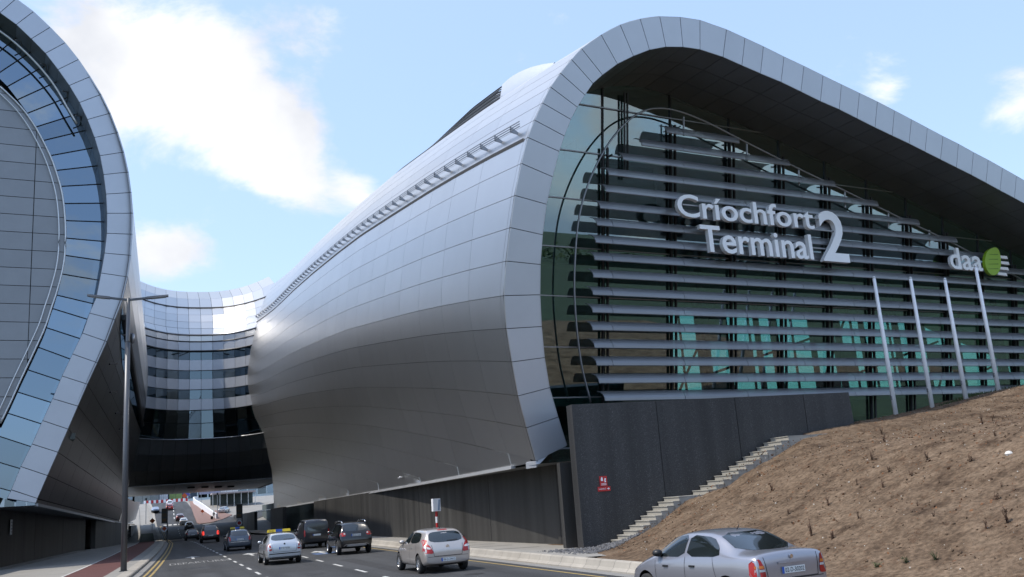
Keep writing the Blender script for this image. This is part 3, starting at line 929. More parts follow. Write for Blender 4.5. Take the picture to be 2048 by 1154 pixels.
# dark backing behind the joints
v = []; f = []
ks = [k * 1.0 for k in range(-10, NK + 1)]
for s in range(len(STN)):
    for k in ks:
        p = skin_c(k, min(s, len(STN) - 1.001)) + V((0.10, 0.0 if s else 0.03, -0.05))
        v.append(T(p))
n = len(ks)
for i in range(len(STN) - 1):
    for j in range(n - 1):
        f.append((i * n + j, i * n + j + 1, (i + 1) * n + j + 1, (i + 1) * n + j))
mk('joint_backing', v, f, M_joint, term)
# roof beyond the crown: the long wing, and the shallower hall behind the glazed front
def roof_sheet(name, k0, k1, ry):
    v = []; f = []
    for q in ry:
        for k in range(k0, k1 + 1):
            p = RO[k]
            fk = fac(k) * max(0.0, 1 - max(0, k - NK) / 12.0)
            v.append(T(V((p.x, p.y + q, p.z + (rise(p.y + q) - rise(p.y)) * fk - 0.03))))
    n = k1 - k0 + 1
    for i in range(len(ry) - 1):
        for j in range(n - 1):
            f.append((i * n + j, i * n + j + 1, (i + 1) * n + j + 1, (i + 1) * n + j))
    return mk(name, v, f, M_panel, term, smooth=True)
roof_sheet('roof', NK - 1, 24, [0, 8, 20, 34, 50, 80, 112])
roof_sheet('roof', 24, NRIM - 1, [0, 9, 16, 22.6])
wv = []
for q in [0, 8, 20, 34, 50, 80, 112]:
    p = RO[24]; fk = fac(24) * max(0.0, 1 - max(0, 24 - NK) / 12.0)
    wv += [T(V((p.x, p.y + q, p.z + (rise(p.y + q) - rise(p.y)) * fk))), T(V((p.x, p.y + q, 0)))]
mk('wing_wall', wv[4:], [(2 * i, 2 * i + 1, 2 * i + 3, 2 * i + 2) for i in range(4)], M_interior, term)

# ledge: trim strip, soffit, and its front return
mb = MB()
ys = [36.4] + [40 + 6 * i for i in range(32)]
def ledx(y):
    kk = -10.0
    while kk < 3 and skin(kk, y).z < led(y): kk += 0.1
    return skin(kk, y).x
LE = [(min(ledx(y), 15.6) if y < 150 else min(ledx(150), 15.6) + (y - 150) * 0.0, y) for y in ys]
for i in range(len(LE) - 1):
    (x0, y0), (x1, y1) = LE[i], LE[i + 1]
    if i == 0: continue
    mb.hexa([T((x0 - .10, y0, led(y0) - .17)), T((x0 + .12, y0, led(y0) - .17)), T((x1 + .12, y1, led(y1) - .17)), T((x1 - .10, y1, led(y1) - .17)),
             T((x0 - .07, y0, led(y0) - .02)), T((x0 + .12, y0, led(y0) - .02)), T((x1 + .12, y1, led(y1) - .02)), T((x1 - .07, y1, led(y1) - .02))])
mb.build('gutter_trim', M_lightsteel, term)
mb = MB()
for i in range(len(LE) - 1):
    (x0, y0), (x1, y1) = LE[i], LE[i + 1]
    mb.quad(T((x0 - .02, y0, led(y0) - .16)), T((17.0, y0, led(y0) - .10)), T((17.0, y1, led(y1) - .10)), T((x1 - .02, y1, led(y1) - .16)))
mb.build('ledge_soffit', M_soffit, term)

# rim: flat leaning band of trapezoid panels
for i in range(NRIM - 1):
    f4 = lambda a, b: T((RO[i].lerp(RO[i + 1], a)).lerp(RI[i].lerp(RI[i + 1], a), b))
    panel('rim_panel', f4, 0, 1, 0, 1, M_rim, term, gap=0.03, thick=0.08, hint=NR, ns=1, nt_=1)
v = [T(p - NR * 0.09) for p in RO] + [T(p - NR * 0.09) for p in RI]
mk('rim_backing', v, [(i, i + 1, NRIM + i + 1, NRIM + i) for i in range(NRIM - 1)], M_joint, term)
# foot of the rim, closed below
mb = MB()
a, b = RO[0], RI[0]
mb.hexa([T(a + V((0, 0, -.26))), T(b + V((-.7, 0, -.16))), T(b + V((-.7, 1.2, -.16))), T(a + V((0, 1.2, -.26))), T(a + V((0, 0.05, 0.0))), T(b + V((0, .05, 0.0))), T(b + V((0, 1.2, 0))), T(a + V((0, 1.2, 0)))])
mb.build('rim_foot', M_rim, term)

# reveal / soffit from the rim back to the glass
DEEP = 4.5
for i in range(0, NRIM - 1):
    for j in range(3):
        f4 = lambda a, b: T(RI[i].lerp(RI[i + 1], a) - NO * (b * DEEP / 3.0))
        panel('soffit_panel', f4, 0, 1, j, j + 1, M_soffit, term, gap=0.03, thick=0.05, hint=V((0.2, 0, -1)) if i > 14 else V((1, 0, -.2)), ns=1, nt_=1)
CEN = sum(RI[:41], V((0, 0, 0))) / 41.0
def outw(p, d):    # push outwards from the middle of the opening
    q = (p - CEN); q -= NO * q.dot(NO); q.normalize()
    return p + q * d
v = [T(outw(p, .06)) for p in RI] + [T(outw(p, .06) - NO * (DEEP + .3)) for p in RI]
mk('soffit_backing', v, [(i, i + 1, NRIM + i + 1, NRIM + i) for i in range(NRIM - 1)], M_joint, term)

# --- glass wall
MULL = [0.6, 4.78, 9.04, 13.07, 16.71, 20.29, 23.74, 27.2, 30.6, 34.0, 37.4, 40.8, 44.2, 47.6, 51.0, 54.4, 57.8, 61.2]
TRAN = [-1.2, 0.0, 2.43, 4.86, 7.33, 9.74, 12.15, 14.55, 16.95, 19.4, 21.5]
gpoly = hull([(a + .6 if i < 14 else a, b) for i, (a, b) in enumerate(RIM_I)] + [(1.4, -1.4), (61, -1.4), (61, 5.6)])
def gl3(p): return T(G0 + U * p[0] + W * p[1])
MU2 = [-1.6] + MULL
for i in range(len(MU2) - 1):
    for j in range(len(TRAN) - 1):
        r = [(MU2[i], TRAN[j]), (MU2[i + 1], TRAN[j]), (MU2[i + 1], TRAN[j + 1]), (MU2[i], TRAN[j + 1])]
        q = clip_poly(r, gpoly)
        if len(q) < 3 or abs(area2(q)) < 0.12: continue
        slab('pane', q, gl3, NR, 0.02, M_glass, term)
def glass_top(a):
    lo, hi = 0.0, 22.0
    for _ in range(30):
        m_ = (lo + hi) / 2
        if clip_poly([(a - .01, m_ - .01), (a + .01, m_ - .01), (a + .01, m_ + .01), (a - .01, m_ + .01)], gpoly): lo = m_
        else: hi = m_
    return lo
for a in MULL[1:]:
    mb = MB(); t0 = glass_top(a)
    c = G0 + U * a + W * ((t0 - 1.0) / 2) + NR * 0.0
    mb.obox(T(c), U * 0.035, W * ((t0 + 1.0) / 2), NR * 0.07)
    mb.build('mullion', M_darksteel, term)
for b in TRAN[1:]:
    xs_ = [p for p in [x * 0.1 for x in range(-20, 612)] if clip_poly([(p, b), (p + .05, b), (p + .05, b + .05), (p, b + .05)], gpoly)]
    if len(xs_) < 5: continue
    a0, a1 = min(xs_), max(xs_)
    mb = MB(); mb.obox(T(G0 + U * ((a0 + a1) / 2) + W * b + NR * 0.05), U * ((a1 - a0) / 2), W * 0.028, NR * 0.035)
    mb.build('transom', M_steel, term)

# --- louvre screen standing off the glass
def blade_prof(n=7):
    P = []
    for i in range(n):
        t_ = math.pi / 2 * i / (n - 1)
        P.append((0.54 * math.sin(t_ * .96) - 0.28, -0.55 * (1 - math.cos(t_ * .96)) ** .85 + .05))
    q = [(x - 0.0, z - 0.03) for x, z in P[::-1]]
    q[-1] = (P[0][0], P[0][1] - .03)
    return P + [(x * 0.93 - 0.015, z) for x, z in q]
BP = blade_prof()
JOINTS = [-1, 4.6, 9.0, 13.2, 17.3, 21.2, 25.0, 28.6, 32.1, 35.6, 39.0, 42.4, 46.0, 49.5, 53.0, 56.5, 60.0]
for i, (al, b) in enumerate(LOUV_L):
    ar = LOUV_R.get(i, (60.0 - 1.4 * max(0, i - 4), 0))[0]
    b = 2.58 + 0.8455 * i
    pts = [al] + [j for j in JOINTS if al + 0.8 < j < ar - 0.8] + [ar]
    for q in range(len(pts) - 1):
        a0, a1 = pts[q] + .012, pts[q + 1] - .012
        n = len(BP); v = []
        for (aa, end) in ((a0, q == 0), (a1, q == len(pts) - 2)):
            for x, z in BP:
                sh = 0.0
                if end and q == 0 and aa == a0: sh = (0.32 - x) * -0.25
                if end and aa == a1: sh = (x + .3) * -0.5
                v.append(T(LP + U * (aa + sh) + W * (b + z) + NO * x))
        f = [tuple(range(n)), tuple(range(2 * n - 1, n - 1, -1))] + [((k + 1) % n, k, k + n, (k + 1) % n + n) for k in range(n)]
        o = mk('louvre_blade', v, f, M_louvre, term)
        fixnormals(o)
# double posts carrying the blades, brackets back to the mullions
for a in MULL[1:-1]:
    rows = [i for i in range(17) if LOUV_L[i][0] - .6 < a < LOUV_R.get(i, (60, 0))[0] + .2]
    top = 2.58 + 0.8455 * max(rows) + 0.45
    for d in (-0.14, 0.14):
        mb = MB()
        mb.obox(T(LP + U * (a + d + .05) + W * ((top + 0.6) / 2) - NO * 0.78), U * .045, W * ((top - 0.6) / 2), NO * .06)
        mb.build('louvre_post', M_darksteel, term)
    for i in rows:
        b = 2.58 + 0.8455 * i
        mb = MB(); mb.obox(T(LP + U * (a + .12) + W * (b - .09) - NO * 0.5), U * .03, W * .04, NO * .25)
        mb.build('bracket', M_darksteel, term)
for d in (-.09, .09):
    mb = MB(); mb.obox(T(LP + U * (6.05 + d) + W * 15.6 - NO * .7), U * .035, W * 2.2, NO * .05)
    mb.build('louvre_post', M_darksteel, term)
# curved tube framing the louvres
pts = [V((a, b, 0)) for a, b in ARCH]
fine = [catmull(pts, i * 0.2) for i in range((len(pts) - 1) * 5 + 1)]
mb = MB(); mb.tube([T(LP + U * p.x + W * p.y + NO * 0.05) for p in fine], 0.05, 8)
mb.build('frame_tube', M_steel, term, smooth=True)
# thin tie rods from tube to mullions near the top
for (a, b) in ((9.3, 16.6), (13.6, 15.7), (17.4, 14.75), (21.0, 13.8), (24.6, 12.9), (28.2, 12.0)):
    mb = MB(); mb.tube([T(LP + U * (a - .1) + W * (b - .3) - NO * .2), T(LP + U * (a - .1) + W * (b - .3) - NO * 1.8)], .03, 6)
    mb.tube([T(LP + U * (a - .1) + W * (b + .1)), T(LP + U * (a - .1) + W * (b - .9))], .05, 6)
    mb.build('tie_rod', M_steel, term)

# --- hall behind the glass
mb = MB()
def hallbox(a0, a1, b0, b1, d0, d1):
    p = G0 + U * ((a0 + a1) / 2)
    mb.obox(T(V((p.x, p.y + (d0 + d1) / 2, (b0 + b1) / 2))), U * ((a1 - a0) / 2), V((0, (d1 - d0) / 2, 0)), V((0, 0, (b1 - b0) / 2)))
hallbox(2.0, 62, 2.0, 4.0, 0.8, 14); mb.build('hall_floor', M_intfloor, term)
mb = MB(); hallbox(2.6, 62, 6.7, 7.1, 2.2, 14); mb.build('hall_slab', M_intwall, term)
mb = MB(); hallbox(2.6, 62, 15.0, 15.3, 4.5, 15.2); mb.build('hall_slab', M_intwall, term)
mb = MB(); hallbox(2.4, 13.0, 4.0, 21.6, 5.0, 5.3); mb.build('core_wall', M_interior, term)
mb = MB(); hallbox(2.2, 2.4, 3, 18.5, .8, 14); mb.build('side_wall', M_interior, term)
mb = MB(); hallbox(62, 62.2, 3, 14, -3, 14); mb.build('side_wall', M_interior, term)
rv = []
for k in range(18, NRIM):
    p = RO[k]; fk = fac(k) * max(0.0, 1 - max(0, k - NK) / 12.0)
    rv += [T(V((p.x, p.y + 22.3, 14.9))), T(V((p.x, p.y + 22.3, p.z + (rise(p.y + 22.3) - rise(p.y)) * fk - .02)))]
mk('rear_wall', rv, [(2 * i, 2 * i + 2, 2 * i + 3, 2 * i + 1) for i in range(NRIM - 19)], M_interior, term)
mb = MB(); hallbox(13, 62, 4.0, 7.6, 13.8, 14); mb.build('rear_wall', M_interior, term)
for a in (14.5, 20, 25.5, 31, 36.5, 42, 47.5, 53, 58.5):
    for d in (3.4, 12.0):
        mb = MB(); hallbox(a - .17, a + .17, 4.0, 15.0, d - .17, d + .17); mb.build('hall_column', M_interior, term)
for a in (18.5, 31.5, 44.5):
    p = G0 + U * (a - 2.6); q = G0 + U * (a + 2.6)
    mb = MB(); mb.tube([T((p.x, p.y + 10.5, 7.1)), T((q.x, q.y + 10.5, 14.9))], .09, 8); mb.build('hall_brace', M_interior, term)
    mb = MB(); mb.tube([T((p.x + 1, p.y + 6.5, 9.0)), T((q.x + 4, q.y + 6.5, 11.2))], .08, 8); mb.build('escalator_rail', M_interior, term)
# glazed rear of the hall
for i in range(22):
    a0 = 13 + i * 2.2
    for (z0, z1) in ((7.7, 9.9), (10.0, 12.3), (12.4, 14.9)):
        if (i * 7 + int(z0)) % 5 == 0: 
            c = G0 + U * (a0 + 1.1) + V((0, 13.85, 0))
            mb = MB(); mb.obox(T((c.x, c.y, (z0 + z1) / 2)), U * 1.06, V((0, .03, 0)), V((0, 0, (z1 - z0) / 2 - .03))); mb.build('rear_blind', M_intwall, term)
            continue
        c = G0 + U * (a0 + 1.1) + V((0, 13.9, 0))
        mb = MB(); mb.obox(T((c.x, c.y, (z0 + z1) / 2)), U * 1.05, V((0, .02, 0)), V((0, 0, (z1 - z0) / 2 - .03)))
        mb.build('rear_pane', M_backglass, term)
for i in range(23):
    mb = MB(); hallbox(12.95 + i * 2.2, 13.05 + i * 2.2, 7.6, 15.0, 13.75, 13.95); mb.build('rear_mullion', M_darksteel, term)

# --- gutter rail along the flank (three bars on brackets)
ksr = 10.62
for q, dz in enumerate((0.0, 0.11, 0.22)):
    mb = MB(); pts = []
    for s in range(0, 120):
        y = 35.1 + s * 0.95
        if y > 148: break
        p = skin(ksr, y); pts.append(T(p + V((-0.34, 0, 0.10 + dz))))
    mb.tube(pts, 0.025, 5); mb.build('rail_bar', M_steel, term)
y = 36.2
while y < 147:
    p = skin(ksr, y)
    mb = MB(); mb.hexa([T(p + V((0.1, -.02, -.08))), T(p + V((-.38, -.02, .05))), T(p + V((-.38, .02, .05))), T(p + V((.1, .02, -.08))),
                        T(p + V((0.1, -.02, .0))), T(p + V((-.36, -.02, .34))), T(p + V((-.36, .02, .34))), T(p + V((.1, .02, 0)))])
    mb.build('rail_bracket', M_steel, term); y += 2.05
# dark shadow gap below the rail
mb = MB(); 
for s in range(0, 57):
    y0 = 35.0 + s * 2; y1 = y0 + 2
    p = skin(10.0, y0); q = skin(10.0, y1)
    mb.quad(T(p + V((-.045, 0, -.09))), T(q + V((-.045, 0, -.09))), T(q + V((-.03, 0, .07))), T(p + V((-.03, 0, .07))))
mb.build('shadow_gap', M_joint, term)

# roof plant: long dark louvred vent and its white cowl riding on the roof
def rp(y, up, dx=0.0):
    k = 16.0
    while skin(k, y).x < 18.1 and k < 19: k += .05
    p = skin(k, y); return p + V((dx, 0, up))
for q in range(7):
    mb = MB(); pts = []
    for i in range(27):
        y = 46.5 + i
        hmax = 1.15 * min(1, (y - 45.5) / 2.5) * min(1.0, max(0.02, (74 - y) / 20))
        pts.append(T(rp(y, .05 + hmax * q / 6.0, .12 * q)))
    mb.tube(pts, .05, 4); mb.build('vent_slat', M_steel if q % 2 else M_darksteel, term)
v = []; f = []
for i in range(27):
    y = 46.5 + i; hmax = 1.15 * min(1, (y - 45.5) / 2.5) * min(1.0, max(0.02, (74 - y) / 20))
    v += [T(rp(y, -.2, .2)), T(rp(y, hmax, .95)), T(rp(y, hmax - .2, 3.5))]
for i in range(26):
    f += [(3 * i, 3 * i + 1, 3 * i + 4, 3 * i + 3), (3 * i + 1, 3 * i + 2, 3 * i + 5, 3 * i + 4)]
mk('vent_box', v, f, M_darksteel, term)
v = []; f = []
for i in range(9):
    t_ = i / 8.0; y = 39.5 + 7.4 * t_; hh_ = 1.25 * math.sin(math.pi * (.05 + .55 * t_)) if t_ < 1 else 1.15
    v += [T(rp(y, -.2, -.1)), T(rp(y, hh_ * .75, .15)), T(rp(y, hh_, .8)), T(rp(y, hh_ * .9, 3.0))]
for i in range(8):
    for j in range(3): f.append((4 * i + j, 4 * i + j + 1, 4 * i + j + 5, 4 * i + j + 4))
mk('vent_cowl', v, f, M_rim, term, smooth=True)

# cladding upstand filling the cut course ends along the ledge
v = []; f = []
n_ = 0
y = 37.6
while y < 150:
    kl_ = kled(y)
    for d in (0.0, .3, .6):
        v.append(T(skin(kl_ + d, y) + V((.035, 0, -.06 if d == 0 else 0))))
    y += 1.5; n_ += 1
for i in range(n_ - 1):
    for j in range(2): f.append((3 * i + j, 3 * i + j + 1, 3 * i + j + 4, 3 * i + j + 3))
mk('base_flashing', v, f, M_panel, term, smooth=True)

# ------------------------------------------------------------------ pier building (left)
TL = V(FR['T'])
UP = V((0, 0, 1))
pier = empty('pier_building', (-12, 75, 0))
tag(pier, 'tall curved pier building with rounded white rim and blue glass band', 'building')
def Q(p): return V(p) - V((-12, 75, 0))
LO2 = [(-12.5, 38.75), (-10.3, 38.7), (-8.4, 38.4), (-6.6, 37.95), (-5.1, 37.4), (-3.8, 36.85), (-2.6, 36.15)] + LRIM_O
LI2 = [(-12.5, 37.1), (-10.4, 37.05), (-8.8, 36.8), (-7.2, 36.45), (-5.9, 35.95), (-4.8, 35.45), (-3.6, 34.8)] + LRIM_I
LO3 = [TL + U * a + UP * b for a, b in LO2]; LI3 = [TL + U * a + UP * b for a, b in LI2]
n = len(LO3)
for i in range(n - 1):
    f4 = lambda a, b: Q((LO3[i].lerp(LO3[i + 1], a)).lerp(LI3[i].lerp(LI3[i + 1], a), b))
    panel('rim_panel', f4, 0, 1, 0, 1, M_rim, pier, gap=0.045, thick=0.1, hint=NO, ns=1, nt_=1)
mk('rim_backing', [Q(p - NO * .12) for p in LO3] + [Q(p - NO * .12) for p in LI3], [(i, i + 1, n + i + 1, n + i) for i in range(n - 1)], M_joint, pier)
# reveal between rim and glass
RD = 2.2
for i in range(n - 1):
    f4 = lambda a, b: Q(LI3[i].lerp(LI3[i + 1], a) - NO * (b * RD))
    panel('reveal_panel', f4, 0, 1, 0, 1, M_soffit, pier, gap=0.03, thick=0.05, hint=V((-1, 0, 0)), ns=1, nt_=1)
# flank
LS = [70.35] + [75 + 7.4 * i for i in range(11)]
LOr = LO3[::-1]
def lflank(k, y):
    p = catmull(LOr, k)
    d = y - p.y
    x = -2.15 + (p.x + 2.15) * (1 - 0.0045 * d)
    sl = -0.018 if p.z < 8 else -0.018 + min(1, (p.z - 8) / 10) * 0.018
    return V((x, y, p.z + sl * d))
for s in range(len(LS) - 1):
    for k in range(0, len(LOr) - 1):
        def f4(a, b):
            y = LS[s] + (LS[s + 1] - LS[s]) * b if s else (catmull(LOr, a).y + (LS[1] - catmull(LOr, a).y) * b)
            return Q(lflank(a, y))
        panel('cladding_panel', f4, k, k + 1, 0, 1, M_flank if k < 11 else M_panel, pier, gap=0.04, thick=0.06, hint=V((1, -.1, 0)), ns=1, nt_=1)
v = []; f = []
for y in (70.2, 90, 120, 150):
    for k in range(len(LOr)):
        v.append(Q(lflank(k, y) + V((-.12, 0.1, 0))))
m_ = len(LOr)
for i in range(3):
    for j in range(m_ - 1): f.append((i * m_ + j, i * m_ + j + 1, (i + 1) * m_ + j + 1, (i + 1) * m_ + j))
mk('joint_backing', v, f, M_joint, pier)
# low flank running on through the underpass
v = []; f = []
for y in (149, 185, 222):
    for k in (0, 1, 2, 3.2):
        p = lflank(k, 149); v.append(Q(V((p.x + (y - 149) * .006, y, p.z + zr(y) * .3))))
for i in range(2):
    for j in range(3): f.append((i * 4 + j, i * 4 + j + 1, (i + 1) * 4 + j + 1, (i + 1) * 4 + j))
mk('underpass_cladding', v, f, M_panel, pier)
# trim and soffit of the flank's foot
mb = MB()
for i in range(12):
    y0 = 70.3 + i * 12; y1 = y0 + 12
    a = lflank(0, min(y0, 149)); b = lflank(0, min(y1, 149)); a.y = y0; b.y = y1
    mb.hexa([Q(a + V((-.1, 0, -.2))), Q(a + V((.1, 0, -.2))), Q(b + V((.1, 0, -.2))), Q(b + V((-.1, 0, -.2))), Q(a + V((-.1, 0, .0))), Q(a + V((.08, 0, .0))), Q(b + V((.08, 0, 0))), Q(b + V((-.1, 0, 0)))])
mb.build('gutter_trim', M_steel, pier)
mb = MB()
for i in range(12):
    y0 = 69.6 + i * 12; y1 = y0 + 12
    a = lflank(0, min(y0, 149)); b = lflank(0, min(y1, 149)); a.y = y0; b.y = y1
    mb.quad(Q((a.x, y0, a.z - .15)), Q((b.x, y1, b.z - .15)), Q((-14, y1, b.z - .1)), Q((-14, y0, a.z - .1)))
mb.build('ledge_soffit', M_soffit, pier)
# wide slit window cut into the flank
def lf(k, y, off_=0.03): 
    p = lflank(k, y); return Q(p + V((off_, 0, 0)))
mb = MB()
SL = [(9.75, 71.4), (9.2, 75), (8.55, 86), (8.3, 105), (8.3, 128), (8.45, 147), (8.95, 147), (9.15, 128), (9.35, 105), (9.55, 86), (9.7, 75)]
o = mk('slit_window', [lf(k, y, .05) for k, y in SL], [(0, 1, 10), (1, 2, 9, 10), (2, 3, 8, 9), (3, 4, 7, 8), (4, 5, 6, 7)], M_darkglass, pier)
o2 = mk('slit_frame', [lf(k, y, .04) for k, y in SL], [(0, 1, 10), (1, 2, 9, 10), (2, 3, 8, 9), (3, 4, 7, 8), (4, 5, 6, 7)], M_interior, pier)
for (k0, y0), (k1, y1) in ((SL[10], SL[9]), (SL[9], SL[8]), (SL[8], SL[7]), (SL[7], SL[6])):
    mb = MB(); mb.tube([lf(k0, y0, .1), lf(k1, y1, .1)], .22, 6); mb.build('slit_reveal', M_darksteel, pier)
# inner cladding disc
DISC = [V((a, b, 0)) for a, b in LDISC]
DISC[-1] = V((-2.36, 5.35, 0))
dc = [catmull(DISC, i * 0.25) for i in range((len(DISC) - 1) * 4 + 1)]
dpoly = hull([(p.x, p.y) for p in dc] + [(-4.9, 30.6), (-7, 31.8), (-10, 32.8), (-13, 33), (-13, -0.6), (-5.4, -0.6), (-3.9, 2.2)])
TD = TL - NO * 0.8
def d3(p): return Q(TD + U * p[0] + UP * p[1])
hz = [-0.6 + 1.285 * i for i in range(28)]
vx = [-13, -9.1, -5.0, -0.92, 3]
for i in range(len(vx) - 1):
    for j in range(len(hz) - 1):
        q = clip_poly([(vx[i], hz[j]), (vx[i + 1], hz[j]), (vx[i + 1], hz[j + 1]), (vx[i], hz[j + 1])], dpoly)
        if len(q) < 3 or abs(area2(q)) < .08: continue
        slab('disc_panel', shrink(q, .022), d3, NO, .05, M_pierpanel, pier)
mk('disc_backing', [Q(TD - NO * .07 + U * p[0] + UP * p[1]) for p in dpoly], [tuple(range(len(dpoly)))], M_joint, pier)
mb = MB(); mb.tube([Q(TD + NO * .1 + U * p.x + UP * p.y) for p in dc], .07, 6); mb.build('disc_trim', M_lightsteel, pier, smooth=True)
def inset_curve(d):
    r = []
    for i, p in enumerate(dc):
        a = dc[max(0, i - 1)]; b = dc[min(len(dc) - 1, i + 1)]
        tn = (b - a).normalized(); nn = V((tn.y, -tn.x, 0))
        r.append(p - nn * d if nn.x < 0 else p - nn * d)
    return r
ic = inset_curve(0.42)
if sum(p.x for p in ic) > sum(p.x for p in dc): ic = inset_curve(-0.42)
mb = MB(); mb.tube([Q(TD + NO * .22 + U * p.x + UP * p.y) for p in ic], .05, 6); mb.build('cleaning_rail', M_lightsteel, pier, smooth=True)
# blue glass band between disc and rim
TGp = TL - NO * RD
def disc_at(b):
    best = min(dc, key=lambda p: abs(p.y - b)); return best
def dmap(b): return b + interp(b, [4, 12, 20, 31], [0.9, 0.85, 0.0, -1.1])
for i in range(4, n - 1):
    q = []
    for (idx) in (i, i + 1):
        r_ = LI2[idx]; pa = LI2[max(0, idx - 1)]; pb = LI2[min(n - 1, idx + 1)]
        tn = V((pb[0] - pa[0], pb[1] - pa[1])).normalized(); nn = V((tn.y, -tn.x))
        if nn.x > 0 or (abs(nn.x) < .3 and nn.y > 0): nn = -nn
        best = None
        for st_ in range(12, 46):
            pt = V(r_) + nn * (st_ * .08)
            dd = min((V((p.x, p.y)) - pt).length for p in dc)
            if best is None or dd < best[0]: best = (dd, pt)
        pt = best[1] if best[0] < .12 else V(r_) + nn * 2.75
        q.append((pt.x, pt.y)); q.append(r_)
    (d0, r0, d1, r1) = q
    def ex(a, b, t_): return (a[0] + (b[0] - a[0]) * t_, a[1] + (b[1] - a[1]) * t_)
    quad = [ex(r0, d0, 1.12), ex(d0, r0, 1.22), ex(d1, r1, 1.22), ex(r1, d1, 1.12)]
    quad = [ex(quad[0], quad[3], .012), ex(quad[1], quad[2], .012), ex(quad[2], quad[1], .012), ex(quad[3], quad[0], .012)]
    slab('pane', quad, lambda p: Q(TGp + U * p[0] + UP * p[1]), NO, .03, M_blueglass, pier)
    mb = MB(); a = TGp + NO * .05 + U * ex(r0, d0, 1.12)[0] + UP * ex(r0, d0, 1.12)[1]; b_ = TGp + NO * .05 + U * ex(d0, r0, 1.22)[0] + UP * ex(d0, r0, 1.22)[1]
    mb.tube([Q(a), Q(b_)], .032, 4); mb.build('mullion', M_darksteel, pier)
# dark interior behind the glass with floor edges
bk = TL - NO * 5.5
ib = hull([(a - .4, b - .3) for a, b in LI2] + [(-13, -.5), (-2.5, -.5)])
mk('interior_back', [Q(bk + U * a + UP * b) for a, b in ib], [tuple(range(len(ib)))], M_interior, pier)
for z in (4.5, 9.0, 13.5, 18, 22.5, 27, 31.5):
    mb = MB(); c = TL - NO * 4.0 + UP * z
    mb.obox(Q(c + U * -4.6), U * (6.9 if z < 26 else 5.0) + U * 0, NO * 1.4, UP * .22); mb.build('floor_slab', M_intwall, pier)
# maintenance rail high on the glass band
rail = [(-5.4, 34.8), (-3.72, 33.9), (-2.37, 32.9), (-1.0, 31.55), (.16, 30.05), (1.0, 28.55), (1.7, 27.3)]
rl = [V((a, b, 0)) for a, b in rail]
fine = [catmull(rl, i * .25) for i in range((len(rl) - 1) * 4 + 1)]
mb = MB(); mb.tube([Q(TL - NO * 0.9 + U * p.x + UP * p.y) for p in fine], .08, 6); mb.build('cleaning_rail', M_lightsteel, pier, smooth=True)
for a, b in ((-2.9, 32.55), (-1.2, 30.95), (0.3, 29.0), (1.25, 27.2)):
    mb = MB(); c = TL + U * (a + .35) + UP * (b + .75)
    mb.tube([Q(c - NO * .9), Q(c - NO * 1.2 + U * .35 + UP * .1), Q(c - NO * 2.2 + U * .45 + UP * .1)], .05, 5); mb.build('rail_bracket', M_steel, pier)
# roof lid and far side so that no light leaks in
v = [Q(LO3[0] + V((0, 0, 0))), Q(LO3[0] + V((-12, 0, -1))), Q(LO3[0] + V((-12, 80, -1))), Q(LO3[0] + V((0, 80, 0)))]
mk('roof', v, [(0, 1, 2, 3)], M_panel, pier)
mk('rear_wall', [Q((-26, 68, 0)), Q((-26, 150, 0)), Q((-26, 150, 42)), Q((-26, 68, 42))], [(0, 1, 2, 3)], M_pierpanel, pier)

# ------------------------------------------------------------------ link building bridging the road
linkb = empty('link_building', (5.5, 152, 0))
tag(linkb, 'curved link building bridging the road with strip windows', 'building')
def B(p): return V(p) - V((5.5, 152, 0))
ROWS = {'sof': (161, BR['sof'], 9.6), 's2': (156.4, 10.0, 9.3), 's1': (153.4, 12.2, 9.0), 'g4b': (152, BR['g4b'], 8.75), 'g4t': (152, BR['g4t'], 8.1)}
def brow(y, z, hw, bow=6.0):
    return lambda s: V((5.45 + hw * s, y - bow * min(abs(s), 1.35) ** 2.6, z))
rows = {k: brow(*ROWS[k]) for k in ROWS}
for k in ('w3b', 'w3t', 'w2b', 'w2t', 'w1b', 'w1t', 'L3', 'L2'):
    rows[k] = brow(152, BR[k], 8.0)
for k, y in (('c1', 152.4), ('c2', 153), ('c3', 154.2), ('L1', 156.5), ('L1b', 160), ('roof', 168)):
    rows[k] = brow(y, BR[k], 8.4)
COLS = [-1.30, -1.12, -0.98, -0.82, -0.62, -0.42, -0.215, 0.0, 0.215, 0.42, 0.62, 0.80, 0.96, 1.12, 1.30]
def band(lo, hi, name, m_, inset=0.0, cols=COLS, gap=.05, thick=.08, hint=V((0, -1, 0)), c0=0, c1=None):
    for i in range(c0, (c1 or len(cols) - 1)):
        f4 = lambda a, b: B(rows[lo](a).lerp(rows[hi](a), b) + V((0, inset, 0)))
        panel(name, f4, cols[i], cols[i + 1], 0, 1, m_, linkb, gap=gap, thick=thick, hint=hint, ns=1, nt_=1)
order = ['L3', 'L2', 'c1', 'c2', 'c3', 'L1', 'L1b', 'roof']
for a, b in zip(order[:-1], order[1:]):
    band(a, b, 'cladding_panel', M_panel, hint=V((0, -1, .4)))
for a, b in (('w1t', 'L3'), ('w2t', 'w1b'), ('w3t', 'w2b'), ('g4t', 'w3b')):
    band(a, b, 'spandrel_panel', M_rim)
for a, b in (('w1b', 'w1t'), ('w2b', 'w2t'), ('w3b', 'w3t')):
    band(a, b, 'pane', M_darkglass, inset=.35, gap=.08, thick=.03)
rows['gm'] = lambda s: rows['g4b'](s).lerp(rows['g4t'](s), .55)
band('g4b', 'gm', 'pane', M_darkglass, inset=.5, gap=.09, thick=.03)
band('gm', 'g4t', 'pane', M_darkglass, inset=.5, gap=.09, thick=.03)
for a, b in (('s1', 'g4b'), ('s2', 's1'), ('sof', 's2')):
    band(a, b, 'belly_panel', M_soffit, hint=V((0, -1, -1)))
